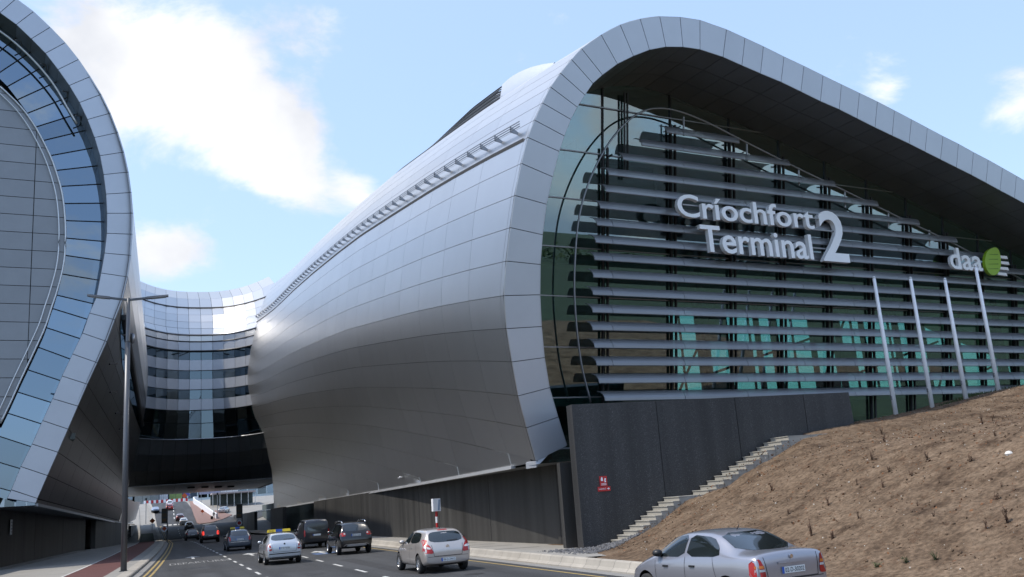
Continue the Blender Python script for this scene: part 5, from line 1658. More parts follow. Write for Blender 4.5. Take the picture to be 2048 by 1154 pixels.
class Car:
    def __init__(s, name, P, loc, rz, label, cat='car', group=None, detail=2):
        s.P = P; s.detail = detail
        s.root = empty(name, loc, rz); tag(s.root, label, cat, group)
        s.body()
    def section(s, y):
        P = s.P
        zt = interp(y, *zip(*P['top'])); zb = min(interp(y, *zip(*P['belt'])), zt - .05)
        w = interp(y, *zip(*P['plan'])); wt = min(interp(y, *zip(*P['wtop'])), w * .97)
        zlow = interp(y, *zip(*P['low']))
        zm = zlow + (zb - zlow) * .45
        half = [(w * .80, zlow), (w * .955, zlow + .05), (w * .99, zm), (w * 1.0, zm + (zb - zm) * .55), (w * .968, zb)]
        half += [(wt + (w * .968 - wt) * .50 + .015, zb + (zt - .05 - zb) * .5), (wt, zt - .05), (wt * .86, zt - .012), (wt * .45, zt + .012)]
        return half
    def body(s):
        P = s.P
        ys = P['st']
        v = []; f = []
        m = None
        for y in ys:
            h = s.section(y)
            ring = [(x, z) for x, z in h] + [(0, interp(y, *zip(*P['top'])) + .018)] + [(-x, z) for x, z in h[::-1]]
            m = len(ring)
            v += [(x, y, z) for x, z in ring]
        for i in range(len(ys) - 1):
            for j in range(m):
                j2 = (j + 1) % m
                f.append((i * m + j2, i * m + j, (i + 1) * m + j, (i + 1) * m + j2))
        f.append(tuple(range(m))); f.append(tuple((len(ys) - 1) * m + j for j in range(m - 1, -1, -1)))
        o = mk('body', v, f, P['paint'], s.root, smooth=True)
        fixnormals(o)
        sub = o.modifiers.new('s', 'SUBSURF'); sub.levels = s.detail; sub.render_levels = s.detail
        cut = []
        if s.detail >= 1:
            for y in (P['wb'] / 2 + P.get('wo', 0), -P['wb'] / 2 + P.get('wo', 0)):
                for sx in (-1, 1):
                    mb = MB(); mb.lathe([(.001, -.26), (P['rw'] + .065, -.26), (P['rw'] + .065, .4), (.001, .4)], (0, 0, 0), 'x', 28)
                    c = mb.build('cutter', M_seam); fixnormals(c)
                    bm = bmesh.new(); bm.from_mesh(c.data); bmesh.ops.remove_doubles(bm, verts=bm.verts, dist=.002); bmesh.ops.recalc_face_normals(bm, faces=bm.faces); bm.to_mesh(c.data); bm.free()
                    c.parent = s.root
                    c.location = (sx * P['W'] / 2, y, P['rw']); 
                    if sx < 0: c.rotation_euler = (0, 0, math.pi)
                    bo = o.modifiers.new('b', 'BOOLEAN'); bo.object = c; bo.operation = 'DIFFERENCE'; bo.solver = 'EXACT'
                    cut.append(c)
        bpy.context.view_layer.update()
        dg = bpy.context.evaluated_depsgraph_get()
        me = bpy.data.meshes.new_from_object(o.evaluated_get(dg))
        o.modifiers.clear(); o.data = me
        for c in cut: bpy.data.objects.remove(c)
        # faces of the arches take the dark underbody material
        me.materials.clear(); me.materials.append(P['paint']); me.materials.append(M_seam)
        idx = []
        for p in me.polygons:
            c = p.center
            dark = c.z < P.get('skirt', .2)
            for y in (P['wb'] / 2 + P.get('wo', 0), -P['wb'] / 2 + P.get('wo', 0)):
                d = math.hypot(c.y - y, c.z - P['rw'])
                if d < P['rw'] + .068 and abs(c.x) < P['W'] / 2 - .015 and s.detail: dark = dark or (abs(p.normal.x) < .5 or abs(c.x) < P['W'] / 2 - .12)
            idx.append(1 if dark else 0)
        me.polygons.foreach_set('material_index', idx)
        me.polygons.foreach_set('use_smooth', [True] * len(me.polygons))
        try: me.set_sharp_from_angle(angle=math.radians(40))
        except Exception: pass
        s.bo = o
        bm = bmesh.new(); bm.from_mesh(me)
        s.bvh = BVHTree.FromBMesh(bm); bm.free()
    def cast(s, view, a, b):
        """view: 'r' rear, 'f' front, 'l'/'x' left / right side; a,b picture coordinates on that side"""
        if view == 'r': o, d = V((a, -6, b)), V((0, 1, 0))
        elif view == 'f': o, d = V((a, 6, b)), V((0, -1, 0))
        elif view == 'l': o, d = V((-4, a, b)), V((1, 0, 0))
        elif view == 't': o, d = V((a, b, 5)), V((0, 0, -1))
        else: o, d = V((4, a, b)), V((-1, 0, 0))
        h = s.bvh.ray_cast(o, d)
        if h[0] is None:
            h = s.bvh.find_nearest(o + d * (4.0 if view in 'rf' else 3.2))
        return h[0], h[1], d
    def patch(s, name, view, poly, m, off=.006, rnd=2, cuts=3, parent=None):
        if rnd: poly = chaikin(poly, rnd)
        bm = bmesh.new()
        vs = [bm.verts.new((p[0], p[1], 0)) for p in poly]
        bm.faces.new(vs)
        # cut into small cells so that it follows the curved body
        xs_ = [p[0] for p in poly]; ys_ = [p[1] for p in poly]
        for ax, lo, hi in ((0, min(xs_), max(xs_)), (1, min(ys_), max(ys_))):
            k = max(2, int((hi - lo) / .09)) if cuts else 1
            for i in range(1, min(k, 14)):
                c = lo + (hi - lo) * i / min(k, 14)
                co = (c, 0, 0) if ax == 0 else (0, c, 0); no = (1, 0, 0) if ax == 0 else (0, 1, 0)
                bmesh.ops.bisect_plane(bm, geom=bm.verts[:] + bm.edges[:] + bm.faces[:], plane_co=co, plane_no=no)
        vv = []
        bm.verts.ensure_lookup_table(); bm.verts.index_update()
        for q in bm.verts:
            p, nrm, d = s.cast(view, q.co.x, q.co.y)
            vv.append(p + (nrm if nrm.dot(d) < 0 else -nrm) * off)
        ff = [tuple(q.index for q in fc.verts) for fc in bm.faces]
        bm.free()
        nn = V((0, 0, 0))
        for q in ff:
            nn += (vv[q[1]] - vv[q[0]]).cross(vv[q[2]] - vv[q[0]])
        dirv = {'r': V((0, -1, 0)), 'f': V((0, 1, 0)), 'l': V((-1, 0, 0)), 'x': V((1, 0, 0)), 't': V((0, 0, 1))}[view]
        if nn.dot(dirv) < 0: ff = [q[::-1] for q in ff]
        return mk(name, vv, ff, m, parent or s.root, smooth=True)
    def both(s, name, poly, m, **k):
        s.patch(name, 'l', poly, m, **k); s.patch(name, 'x', poly, m, **k)
    def mirror_r(s, name, poly, m, view='r', **k):
        s.patch(name, view, poly, m, **k); s.patch(name, view, [(-a, b) for a, b in poly][::-1], m, **k)
    def line(s, view, pts, w=.012, m=None, name='seam', off=.004):
        for i in range(len(pts) - 1):
            a = V(pts[i]); b = V(pts[i + 1]); d = (b - a); n = V((-d.y, d.x)).normalized() * w / 2
            s.patch(name, view, [tuple(a + n), tuple(b + n), tuple(b - n), tuple(a - n)], m or M_seam, off=off, rnd=0)
    def wheels(s, spokes=7, rim=M_alloy):
        P = s.P; R_ = P['rw']
        for y in (P['wb'] / 2 + P.get('wo', 0), -P['wb'] / 2 + P.get('wo', 0)):
            for sx in (-1, 1):
                x = sx * (P['W'] / 2 - .115)
                w = empty('wheel', (x, y, R_)); w.parent = s.root
                mb = MB(); mb.lathe([(R_ * .62, -.10), (R_ * .9, -.105), (R_ * .985, -.075), (R_, 0), (R_ * .985, .075), (R_ * .9, .105), (R_ * .64, .10)], (0, 0, 0), 'x', 28)
                mb.build('tyre', M_rubber, w, smooth=True)
                mb = MB(); mb.lathe([(.001, .0), (R_ * .66, .0)], (sx * .02, 0, 0), 'x', 20); mb.build('brake_shadow', M_seam, w)
                mb = MB(); mb.lathe([(R_ * .60, sx * .06), (R_ * .67, sx * .098), (R_ * .67, sx * .02)], (0, 0, 0), 'x', 28)
                for k in range(spokes):
                    a = 2 * math.pi * k / spokes
                    d = V((0, math.cos(a), math.sin(a))); e = V((0, -math.sin(a), math.cos(a)))
                    mb.obox(d * R_ * .36 + V((sx * .075, 0, 0)), d * R_ * .29, e * R_ * .075, V((.012, 0, 0)))
                mb.lathe([(.001, sx * .098), (R_ * .16, sx * .095), (R_ * .17, sx * .05)], (0, 0, 0), 'x', 14)
                mb.build('rim', rim, w)
    def plate(s, z, text, w=.52, h=.112, view='r', y=None):
        p, n, d = s.cast('r', 0, z)
        yy = p.y - .02 if y is None else y
        q = empty('number_plate', (0, yy, z)); q.parent = s.root
        mk('plate_base', [(-w / 2, 0, -h / 2), (w / 2, 0, -h / 2), (w / 2, 0, h / 2), (-w / 2, 0, h / 2)], [(0, 1, 2, 3)], M_plate, q)
        mk('plate_band', [(-w / 2, -.003, -h / 2), (-w / 2 + .05, -.003, -h / 2), (-w / 2 + .05, -.003, h / 2), (-w / 2, -.003, h / 2)], [(0, 1, 2, 3)], M_plateblue, q)
        if text: put_text(text, q, V((-w / 2 + .07, -.004, -h * .33)), V((1, 0, 0)), V((0, 0, 1)), w - .09, h * .66, M_black, 'plate_character')
    def mirrors(s, y, z, m):
        for sx in (-1, 1):
            p, n, d = s.cast('l' if sx < 0 else 'x', y, z)
            mb = MB(); c = p + V((sx * .10, -.01, .02))
            mb.lathe([(.001, -.09), (.05, -.085), (.085, -.03), (.08, .05), (.001, .09)], c, 'y', 12)
            for i, q in enumerate(mb.v): mb.v[i] = V((c.x + (q.x - c.x) * 1.15, q.y, c.z + (q.z - c.z) * .85))
            mb.build('door_mirror', m, s.root, smooth=True)
    def handle(s, y, z, m):
        for vw, sx in (('l', -1), ('x', 1)):
            p, n, d = s.cast(vw, y, z)
            mb = MB(); mb.obox(p + n * .012, V((.012, 0, 0)), V((0, .075, 0)), V((0, 0, .018))); mb.build('door_handle', m, s.root)

def ST(L, *extra):
    return sorted(set([-L / 2, -L / 2 + .03, -L / 2 + .12, L / 2 - .35, L / 2 - .12, L / 2] + list(extra)))

def hatch(paint_, L=4.25, W=1.775, H=1.48, wb=2.65, rw=.315, **k):
    h = L / 2
    P = dict(L=L, W=W, H=H, wb=wb, rw=rw, paint=paint_,
             top=[(-h, .76), (-h + .05, .86), (-h + .12, 1.0), (-h + .48, H - .07), (-h + .75, H - .02), (-.35, H), (.25, H - .055), (1.02, 1.02), (1.55, .93), (h - .2, .80), (h, .62)],
             belt=[(-h, .72), (-h + .2, .98), (-h + .6, 1.0), (0, .95), (.9, .93), (1.2, .90), (h, .58)],
             plan=[(-h, W / 2 * .88), (-h + .1, W / 2 * .945), (-h + .5, W / 2 * .99), (0, W / 2), (1.2, W / 2 * .985), (h - .35, W / 2 * .93), (h, W / 2 * .70)],
             wtop=[(-h, W / 2 * .80), (-h + .12, W / 2 * .80), (-h + .5, W / 2 * .68), (-.3, W / 2 * .70), (.3, W / 2 * .68), (1.05, W / 2 * .80), (h, W / 2 * .55)],
             low=[(-h, .32), (-h + .35, .22), (h - .4, .20), (h, .28)],
             st=ST(L, -h + .3, -h + .5, -h + .8, -.9, -.4, 0, .3, .65, 1.02, 1.3))
    P.update(k); return P
def sedan(paint_, L=4.25, W=1.71, H=1.425, wb=2.61, rw=.305, **k):
    h = L / 2
    P = dict(L=L, W=W, H=H, wb=wb, rw=rw, paint=paint_,
             top=[(-h, .80), (-h + .035, 1.0), (-h + .09, 1.05), (-h + .42, 1.055), (-h + .56, 1.07), (-h + 1.18, H - .06), (-h + 1.45, H - .015), (-.05, H), (.45, H - .06), (1.12, 1.0), (1.6, .92), (h - .2, .80), (h, .62)],
             belt=[(-h, .74), (-h + .1, .93), (-h + .6, .97), (0, .93), (.9, .91), (1.2, .88), (h, .58)],
             plan=[(-h, W / 2 * .90), (-h + .1, W / 2 * .95), (-h + .5, W / 2 * .985), (0, W / 2), (1.2, W / 2 * .985), (h - .35, W / 2 * .93), (h, W / 2 * .70)],
             wtop=[(-h, W / 2 * .86), (-h + .5, W / 2 * .86), (-h + .7, W / 2 * .76), (-h + 1.3, W / 2 * .67), (-.1, W / 2 * .68), (.5, W / 2 * .67), (1.15, W / 2 * .80), (h, W / 2 * .55)],
             low=[(-h, .34), (-h + .35, .22), (h - .4, .20), (h, .28)],
             st=ST(L, -h + .06, -h + .3, -h + .5, -h + .62, -h + .9, -h + 1.2, -h + 1.5, -.2, .2, .5, .8, 1.12, 1.4))
    P.update(k); return P
def suv(paint_, L=4.44, W=1.84, H=1.66, wb=2.69, rw=.36, **k):
    h = L / 2
    P = dict(L=L, W=W, H=H, wb=wb, rw=rw, paint=paint_,
             top=[(-h, .80), (-h + .05, .95), (-h + .10, 1.12), (-h + .42, H - .07), (-h + .65, H - .02), (-.4, H), (.25, H - .06), (1.0, 1.16), (1.55, 1.06), (h - .2, .92), (h, .70)],
             belt=[(-h, .78), (-h + .2, 1.10), (-h + .6, 1.12), (0, 1.06), (.9, 1.04), (1.2, 1.0), (h, .66)],
             plan=[(-h, W / 2 * .90), (-h + .1, W / 2 * .95), (-h + .5, W / 2 * .99), (0, W / 2), (1.2, W / 2 * .985), (h - .35, W / 2 * .93), (h, W / 2 * .72)],
             wtop=[(-h, W / 2 * .82), (-h + .12, W / 2 * .82), (-h + .5, W / 2 * .72), (-.3, W / 2 * .73), (.3, W / 2 * .70), (1.05, W / 2 * .80), (h, W / 2 * .55)],
             low=[(-h, .42), (-h + .35, .30), (h - .4, .28), (h, .36)],
             st=ST(L, -h + .3, -h + .5, -h + .8, -.9, -.4, 0, .3, .65, 1.0, 1.3))
    P.update(k); return P
def van(paint_, L=4.4, W=1.83, H=1.85, wb=2.7, rw=.32, **k):
    h = L / 2
    P = dict(L=L, W=W, H=H, wb=wb, rw=rw, paint=paint_,
             top=[(-h, 1.0), (-h + .03, 1.5), (-h + .10, H - .06), (-h + .3, H - .02), (0, H), (.45, H - .07), (1.15, 1.18), (1.6, 1.06), (h - .2, .92), (h, .70)],
             belt=[(-h, .95), (-h + .2, 1.1), (0, 1.08), (.9, 1.05), (1.2, 1.0), (h, .66)],
             plan=[(-h, W / 2 * .93), (-h + .1, W / 2 * .97), (-h + .5, W / 2 * .99), (0, W / 2), (1.2, W / 2 * .985), (h - .35, W / 2 * .93), (h, W / 2 * .72)],
             wtop=[(-h, W / 2 * .84), (-h + .12, W / 2 * .84), (-.3, W / 2 * .84), (.4, W / 2 * .78), (1.15, W / 2 * .80), (h, W / 2 * .55)],
             low=[(-h, .40), (-h + .35, .26), (h - .4, .22), (h, .30)],
             st=ST(L, -h + .3, -h + .8, -.9, -.4, 0, .3, .65, 1.0, 1.3))
    P.update(k); return P

def side_windows_hatch(c, h, H, base=.99, two=True):
    c.both('side_window', [(-h + .62, base + .06), (-h + .86, H - .13), (-.28, H - .10), (-.30, base)], M_cglass)
    c.both('side_window', [(-.24, base), (-.22, H - .10), (.22, H - .13), (.80, base - .01)], M_cglass)

# --- silver saloon in the foreground
p_sil = paint('silver_lilac_paint', (.33, .33, .365), metal=.65, rough=.33)
c = Car('silver_saloon', sedan(p_sil), (10.46, 16.95, 0), .095, 'silver saloon car in the foreground passing the soil bank', 'car')
c.root.scale = (1.03, 1.03, 1.03)
h = 4.25 / 2
c.patch('rear_window', 'r', [(-.63, 1.075), (.63, 1.075), (.52, 1.37), (-.52, 1.37)], M_cglass, rnd=1, off=.005)
c.both('side_window', [(-h + 1.0, .985), (-h + 1.08, 1.15), (-h + 1.32, 1.31), (-.10, 1.355), (-.12, .965)], M_cglass, rnd=1)
c.both('side_window', [(-.04, .96), (-.02, 1.355), (.36, 1.31), (.68, 1.14), (1.0, .945)], M_cglass, rnd=1)
c.patch('windscreen', 'f', [(-.62, 1.03), (.62, 1.03), (.54, 1.34), (-.54, 1.34)], M_cglass)
for sx in (-1, 1):
    def mx(poly): return poly if sx < 0 else [(-a, b) for a, b in poly][::-1]
    tl = c.patch('tail_lamp', 'r', mx([(-.82, .62), (-.60, .62), (-.625, .80), (-.68, .96), (-.80, .93)]), M_tail, off=.010)
    c.patch('amber_lens', 'r', mx([(-.785, .80), (-.63, .80), (-.635, .845), (-.78, .845)]), M_amber, off=.014, rnd=0, parent=tl)
    c.patch('clear_lens', 'r', mx([(-.79, .745), (-.615, .745), (-.62, .785), (-.785, .785)]), M_clear, off=.014, rnd=0, parent=tl)
    c.patch('tail_lamp_side', 'l' if sx < 0 else 'x', [(-h + .02, .64), (-h + .13, .66), (-h + .20, .86), (-h + .08, .93)], M_tail, off=.006)
c.line('r', [(-.60, .98), (-.56, .60), (.56, .60), (.60, .98)], .012)
c.patch('plate_recess', 'r', [(-.33, .64), (.33, .64), (.31, .84), (-.31, .84)], p_sil, off=-.004, rnd=1)
c.patch('trunk_handle', 'r', [(-.32, .845), (.32, .845), (.31, .885), (-.31, .885)], p_sil, off=.02, rnd=1)
c.plate(.735, '02-D-30202')
mb = MB(); mb.lathe([(.001, -.006), (.035, -.006), (.035, .006), (.001, .006)], (0, -2.125, .955), 'y', 14); mb.build('badge', M_chrome, c.root)
c.line('r', [(-.80, .585), (.80, .585)], .014)
c.both('rub_strip', [(-1.05, .50), (1.0, .50), (1.0, .545), (-1.05, .545)], p_sil, rnd=0, off=.012)
c.line('l', [(-.08, .30), (-.08, .96)], .010); c.line('l', [(.90, .32), (.93, .95)], .010); c.line('l', [(-1.02, .62), (-.92, .97)], .010); c.line('x', [(-.08, .30), (-.08, .96)], .010)
c.handle(-.32, .80, M_black); c.handle(.55, .78, M_black)
c.mirrors(.78, 1.0, M_black)
c.wheels(7)
mb = MB(); mb.tube([(0, -.72, 1.41), (0, -.80, 1.50)], [.012, .006], 6); mb.build('aerial', M_black, c.root)
mb = MB(); mb.box((-.45, -.75, .6), (-.2, -.55, 1.02)); mb.build('seat', M_seam, c.root)

# --- champagne hatchback
p_cham = paint('champagne_paint', (.50, .455, .42), metal=.55, rough=.30)
c = Car('champagne_hatchback', hatch(p_cham), (9.21, 34.36, 0), .024, 'champagne hatchback driving in front of the dark wall', 'car')
H = 1.48
c.patch('rear_window', 'r', [(-.62, 1.03), (.62, 1.03), (.55, 1.36), (0, 1.39), (-.55, 1.36)], M_cglass)
c.patch('brake_strip', 'r', [(-.17, 1.415), (.17, 1.415), (.17, 1.44), (-.17, 1.44)], M_tail, rnd=0, off=.012)
side_windows_hatch(c, h, H)
for sx in (-1, 1):
    def mx(poly): return poly if sx < 0 else [(-a, b) for a, b in poly][::-1]
    tl = c.patch('tail_lamp', 'r', mx([(-.86, .70), (-.50, .66), (-.60, .90), (-.70, 1.02), (-.74, 1.28), (-.80, 1.05)]), M_tail, off=.010, rnd=1)
    c.patch('clear_lens', 'r', mx([(-.80, .83), (-.60, .81), (-.62, .87), (-.81, .92)]), M_clear, off=.015, rnd=1, parent=tl)
    c.patch('tail_lamp_side', 'l' if sx < 0 else 'x', [(-h + .06, .74), (-h + .20, .80), (-h + .36, 1.20), (-h + .22, 1.06)], M_tail, off=.006, rnd=1)
c.line('r', [(-.56, .95), (-.50, .58), (.50, .58), (.56, .95)], .014)
c.line('r', [(-.84, .56), (.84, .56)], .012)
c.plate(.45, '08-D-29415')
mb = MB(); mb.lathe([(.001, -.01), (.06, -.008), (.06, .01)], (0, c.cast('r', 0, .88)[0].y - .01, .88), 'y', 14); mb.build('badge', M_chrome, c.root)
c.line('r', [(.02, 1.06), (.42, 1.075)], .03, M_black, 'wiper', off=.012)
c.line('l', [(-.27, .32), (-.27, .98)], .012); c.line('l', [(.88, .34), (.9, .93)], .012); c.line('l', [(-1.15, .70), (-1.1, .98)], .012)
c.handle(-.52, .86, p_cham); c.handle(.50, .84, p_cham)
c.mirrors(.74, 1.02, p_cham); c.wheels(10)
mb = MB(); mb.tube([(0, -1.25, 1.47), (0, -1.32, 1.53)], [.02, .006], 6); mb.build('aerial', M_black, c.root)

# --- silver taxi
def taxi_sign(c, y, z, w=1.0):
    r = empty('taxi_sign', (0, y, z)); r.parent = c.root
    mb = MB(); mb.hexa([V(p) for p in ((-w / 2, -.08, .04), (w / 2, -.08, .04), (w / 2, .08, .04), (-w / 2, .08, .04), (-w / 2 + .02, -.04, .17), (w / 2 - .02, -.04, .17), (w / 2 - .02, .04, .17), (-w / 2 + .02, .04, .17))]); mb.build('light_box', M_taxi, r)
    mb = MB(); mb.box((-.16, -.085, .045), (.16, .085, .172)); mb.build('centre_band', M_plateblue, r)
    for sx in (-.3, .3):
        mb = MB(); mb.box((sx - .04, -.06, -.02), (sx + .04, .06, .05)); mb.build('mount', M_black, r)
    put_text('TAXI', r, V((-w / 2 + .07, -.083, .075)), V((1, 0, 0)), V((0, .25, .97)), .25, .065, M_black, 'sign_letter')
p_slv = paint('silver_paint', (.50, .52, .55), metal=.6, rough=.3)
P = hatch(p_slv, L=4.57, W=1.77, H=1.46, wb=2.58)
hh = 4.57 / 2
P['top'] = [(-hh, .80), (-hh + .04, .95), (-hh + .10, 1.06), (-hh + .30, 1.10), (-hh + .85, 1.40), (-hh + 1.1, 1.44), (-.30, 1.46), (.3, 1.40), (1.05, 1.02), (1.6, .93), (hh - .2, .80), (hh, .62)]
P['wtop'] = [(-hh, .72), (-hh + .3, .70), (-hh + .9, .60), (-.3, .62), (.3, .60), (1.05, .70), (hh, .5)]
P['st'] = ST(4.57, -hh + .3, -hh + .55, -hh + .9, -hh + 1.2, -.6, -.2, .2, .5, .8, 1.1, 1.4)
c = Car('silver_taxi', P, (5.5, 49.83, 0), .011, 'silver taxi with yellow roof sign in the middle lane', 'car')
c.patch('rear_window', 'r', [(-.60, 1.125), (.60, 1.125), (.52, 1.385), (-.52, 1.385)], M_cglass)
c.both('side_window', [(-hh + .8, 1.03), (-hh + 1.1, 1.33), (-.28, 1.36), (-.30, .99)], M_cglass)
c.both('side_window', [(-.24, .99), (-.22, 1.36), (.25, 1.33), (.86, .97)], M_cglass)
for sx in (-1, 1):
    def mx(poly): return poly if sx < 0 else [(-a, b) for a, b in poly][::-1]
    tl = c.patch('tail_lamp', 'r', mx([(-.84, .68), (-.58, .68), (-.64, .88), (-.70, 1.0), (-.80, .92)]), M_tail, off=.010, rnd=1)
    c.patch('clear_lens', 'r', mx([(-.80, .76), (-.62, .76), (-.63, .82), (-.81, .82)]), M_clear, off=.014, rnd=1, parent=tl)
c.plate(.77, '07-D-42206')
c.line('r', [(-.60, 1.02), (-.54, .60), (.54, .60), (.60, 1.02)], .013)
c.line('r', [(-.85, .52), (.85, .52)], .045, M_seam, 'bumper_strip'); c.line('l', [(-1.2, .50), (1.1, .50)], .06, M_seam, 'rub_strip')
c.patch('skirt', 'r', [(-.8, .31), (.8, .31), (.8, .37), (-.8, .37)], M_seam, rnd=0)
c.line('l', [(-.27, .32), (-.27, .98)], .012); c.handle(-.5, .84, p_slv); c.handle(.5, .82, p_slv)
c.line('r', [(.0, 1.15), (.42, 1.16)], .03, M_black, 'wiper', off=.012)
mb = MB(); mb.lathe([(.001, -.01), (.045, -.008), (.045, .01)], (0, c.cast('r', 0, .96)[0].y - .008, .96), 'y', 12); mb.build('badge', M_black, c.root)
c.mirrors(.78, 1.02, p_slv); c.wheels(8)
taxi_sign(c, -.1, 1.46, 1.15)

# --- black crossover
p_blk = paint('black_paint', (.006, .006, .007), metal=.2, rough=.18)
c = Car('black_crossover', suv(p_blk), (9.65, 53.42, 0), .02, 'black crossover with silver roof rails beside the right kerb', 'car')
h = 4.44 / 2; H = 1.66
c.patch('rear_window', 'r', [(-.60, 1.20), (.60, 1.20), (.56, 1.52), (-.56, 1.52)], M_cglass)
c.both('side_window', [(-h + .62, 1.18), (-h + .85, 1.50), (-.28, 1.53), (-.30, 1.12)], M_cglass); c.both('side_window', [(-.24, 1.11), (-.22, 1.53), (.22, 1.49), (.78, 1.10)], M_cglass)
for sx in (-1, 1):
    def mx(poly): return poly if sx < 0 else [(-a, b) for a, b in poly][::-1]
    tl = c.patch('tail_lamp', 'r', mx([(-.86, .95), (-.58, .96), (-.54, 1.08), (-.62, 1.16), (-.82, 1.12)]), M_tail, off=.010, rnd=1)
    c.patch('clear_lens', 'r', mx([(-.66, 1.04), (-.57, 1.04), (-.58, 1.12), (-.66, 1.13)]), M_clear, off=.014, rnd=1, parent=tl)
    mb = MB(); mb.tube([(sx * .62, -h + .55, H - .03), (sx * .63, -h + .7, H + .06), (sx * .64, -.5, H + .08), (sx * .63, .2, H + .05), (sx * .62, .35, H - .03)], .028, 8); mb.build('roof_rail', M_chrome, c.root, smooth=True)
c.plate(1.0, '08-D-17304')
c.patch('skid_plate', 'r', [(-.55, .42), (.55, .42), (.48, .52), (-.48, .52)], M_alloy, off=.012, rnd=1)
c.line('r', [(-.8, .40), (-.55, .53), (.55, .53), (.8, .40)], .03, M_chrome, 'trim')
c.mirrors(.72, 1.14, p_blk); c.wheels(5); c.line('l', [(-.27, .4), (-.27, 1.1)], .012); c.handle(-.5, .98, M_chrome); c.handle(.5, .96, M_chrome)

# --- dark van
p_van = paint('dark_blue_paint', (.012, .013, .018), metal=.2, rough=.3)
c = Car('dark_van', van(p_van), (9.5, 66.4, 0), .02, 'dark panel van ahead of the black crossover', 'van')
h = 2.2
c.patch('rear_window', 'r', [(-.60, 1.12), (.60, 1.12), (.58, 1.62), (-.58, 1.62)], M_cglass, rnd=1)
for sx in (-1, 1):
    def mx(poly): return poly if sx < 0 else [(-a, b) for a, b in poly][::-1]
    c.patch('tail_lamp', 'r', mx([(-.84, .78), (-.74, .78), (-.74, 1.2), (-.82, 1.2)]), M_tail, off=.01, rnd=1)
c.plate(.86, None); c.line('r', [(-.8, .58), (.8, .58)], .02); c.patch('side_window', 'l', [(.1, 1.15), (.15, 1.6), (.5, 1.55), (.95, 1.1)], M_cglass); c.patch('side_window', 'x', [(.1, 1.15), (.15, 1.6), (.5, 1.55), (.95, 1.1)], M_cglass)
c.line('r', [(0, .62), (0, 1.75)], .014); c.mirrors(.95, 1.15, M_black); c.wheels(5)

# --- dark blue hatchback taxi
p_db = paint('slate_paint', (.07, .085, .11), metal=.5, rough=.3)
c = Car('slate_taxi', hatch(p_db, L=4.4), (5.2, 74.2, 0), .01, 'slate grey hatchback taxi in the middle lane', 'car')
h = 2.2; H = 1.48
c.patch('rear_window', 'r', [(-.60, 1.05), (.60, 1.05), (.54, 1.37), (-.54, 1.37)], M_cglass); side_windows_hatch(c, h, H)
for sx in (-1, 1):
    def mx(poly): return poly if sx < 0 else [(-a, b) for a, b in poly][::-1]
    c.patch('tail_lamp', 'r', mx([(-.86, .72), (-.60, .70), (-.64, 1.0), (-.82, .98)]), M_tail, off=.01, rnd=1)
c.plate(.80, '05-D-31688'); c.line('r', [(-.84, .62), (.84, .62)], .03, M_chrome, 'bumper_trim'); c.mirrors(.76, 1.02, M_black); c.wheels(7)
taxi_sign(c, -.1, 1.48, 1.0)

# --- cars further off (simplified lamps and glass)
def far_car(name, P, x, y, lab, rz=0.0, brake=False, z=None):
    c = Car(name, P, (x, y, zr(y) if z is None else z), rz, lab, 'car', None, detail=1)
    L_ = P['L'] / 2; H_ = P['H']; suvf = H_ > 1.55
    zb = 1.06 if not suvf else 1.22
    c.patch('rear_window', 'r', [(-.58, zb), (.58, zb), (.52, H_ - .12), (-.52, H_ - .12)], M_cglass)
    c.both('side_window', [(-L_ + .75, zb - .02), (-L_ + 1.0, H_ - .15), (.2, H_ - .14), (.75, zb - .06)], M_cglass)
    for sx in (-1, 1):
        pl_ = [(-.84, .78), (-.60, .78), (-.62, zb - .06), (-.82, zb - .06)]
        if sx > 0: pl_ = [(-a, b) for a, b in pl_][::-1]
        c.patch('tail_lamp', 'r', pl_, M_brake if brake else M_tail, off=.012, rnd=1)
    c.plate(.72, None); c.wheels(5)
    zz = math.atan2(zr(y + 2) - zr(y - 2), 4)
    c.root.rotation_euler = (zz, 0, rz)
    return c
p_red = paint('red_paint', (.35, .03, .02), metal=.2); p_maroon = paint('maroon_paint', (.10, .02, .018), metal=.3); p_wht = paint('white_car_paint', (.62, .63, .64), metal=.1); p_dk = paint('charcoal_paint', (.02, .021, .024), metal=.4); p_blu = paint('pale_blue_paint', (.22, .27, .36), metal=.5)
far_car('dark_people_carrier', suv(paint('dark_red_paint', (.025, .012, .014), metal=.3), H=1.72), 4.62, 105.5, 'dark tall car braking with lit red lamps', brake=True)
far_car('charcoal_car', hatch(p_dk), 3.75, 138, 'charcoal hatchback just ahead of the braking car under the bridge', .02)
far_car('pale_roofed_car', hatch(p_dk, L=4.1), 5.3, 125, 'dark small car half hidden by the braking car', 0)
far_car('grey_saloon', sedan(paint('grey_paint', (.12, .12, .125), metal=.5)), 5.0, 203, 'grey saloon climbing out of the underpass')
far_car('white_saloon', sedan(p_wht), 4.2, 216, 'white saloon climbing the slope beyond the underpass')
far_car('maroon_car', hatch(p_maroon), 3.6, 226, 'maroon hatchback ahead of the white saloon on the slope')
far_car('red_hatchback', hatch(p_red), 1.6, 252, 'bright red hatchback at the top of the far slope')
far_car('white_people_carrier', suv(p_wht, H=1.7), 1.7, 264, 'white tall car in front of the red hatchback on the slope')
far_car('pale_blue_car', hatch(p_blu), -1.6, 246, 'pale blue car on the left at the far slope', 3.1)
far_car('silver_parked_car', sedan(paint('silver_far_paint', (.4, .41, .42), metal=.5)), 13.6, 236, 'silver car on the far slip road beside the railings', -.35, z=zr(236) + .01)

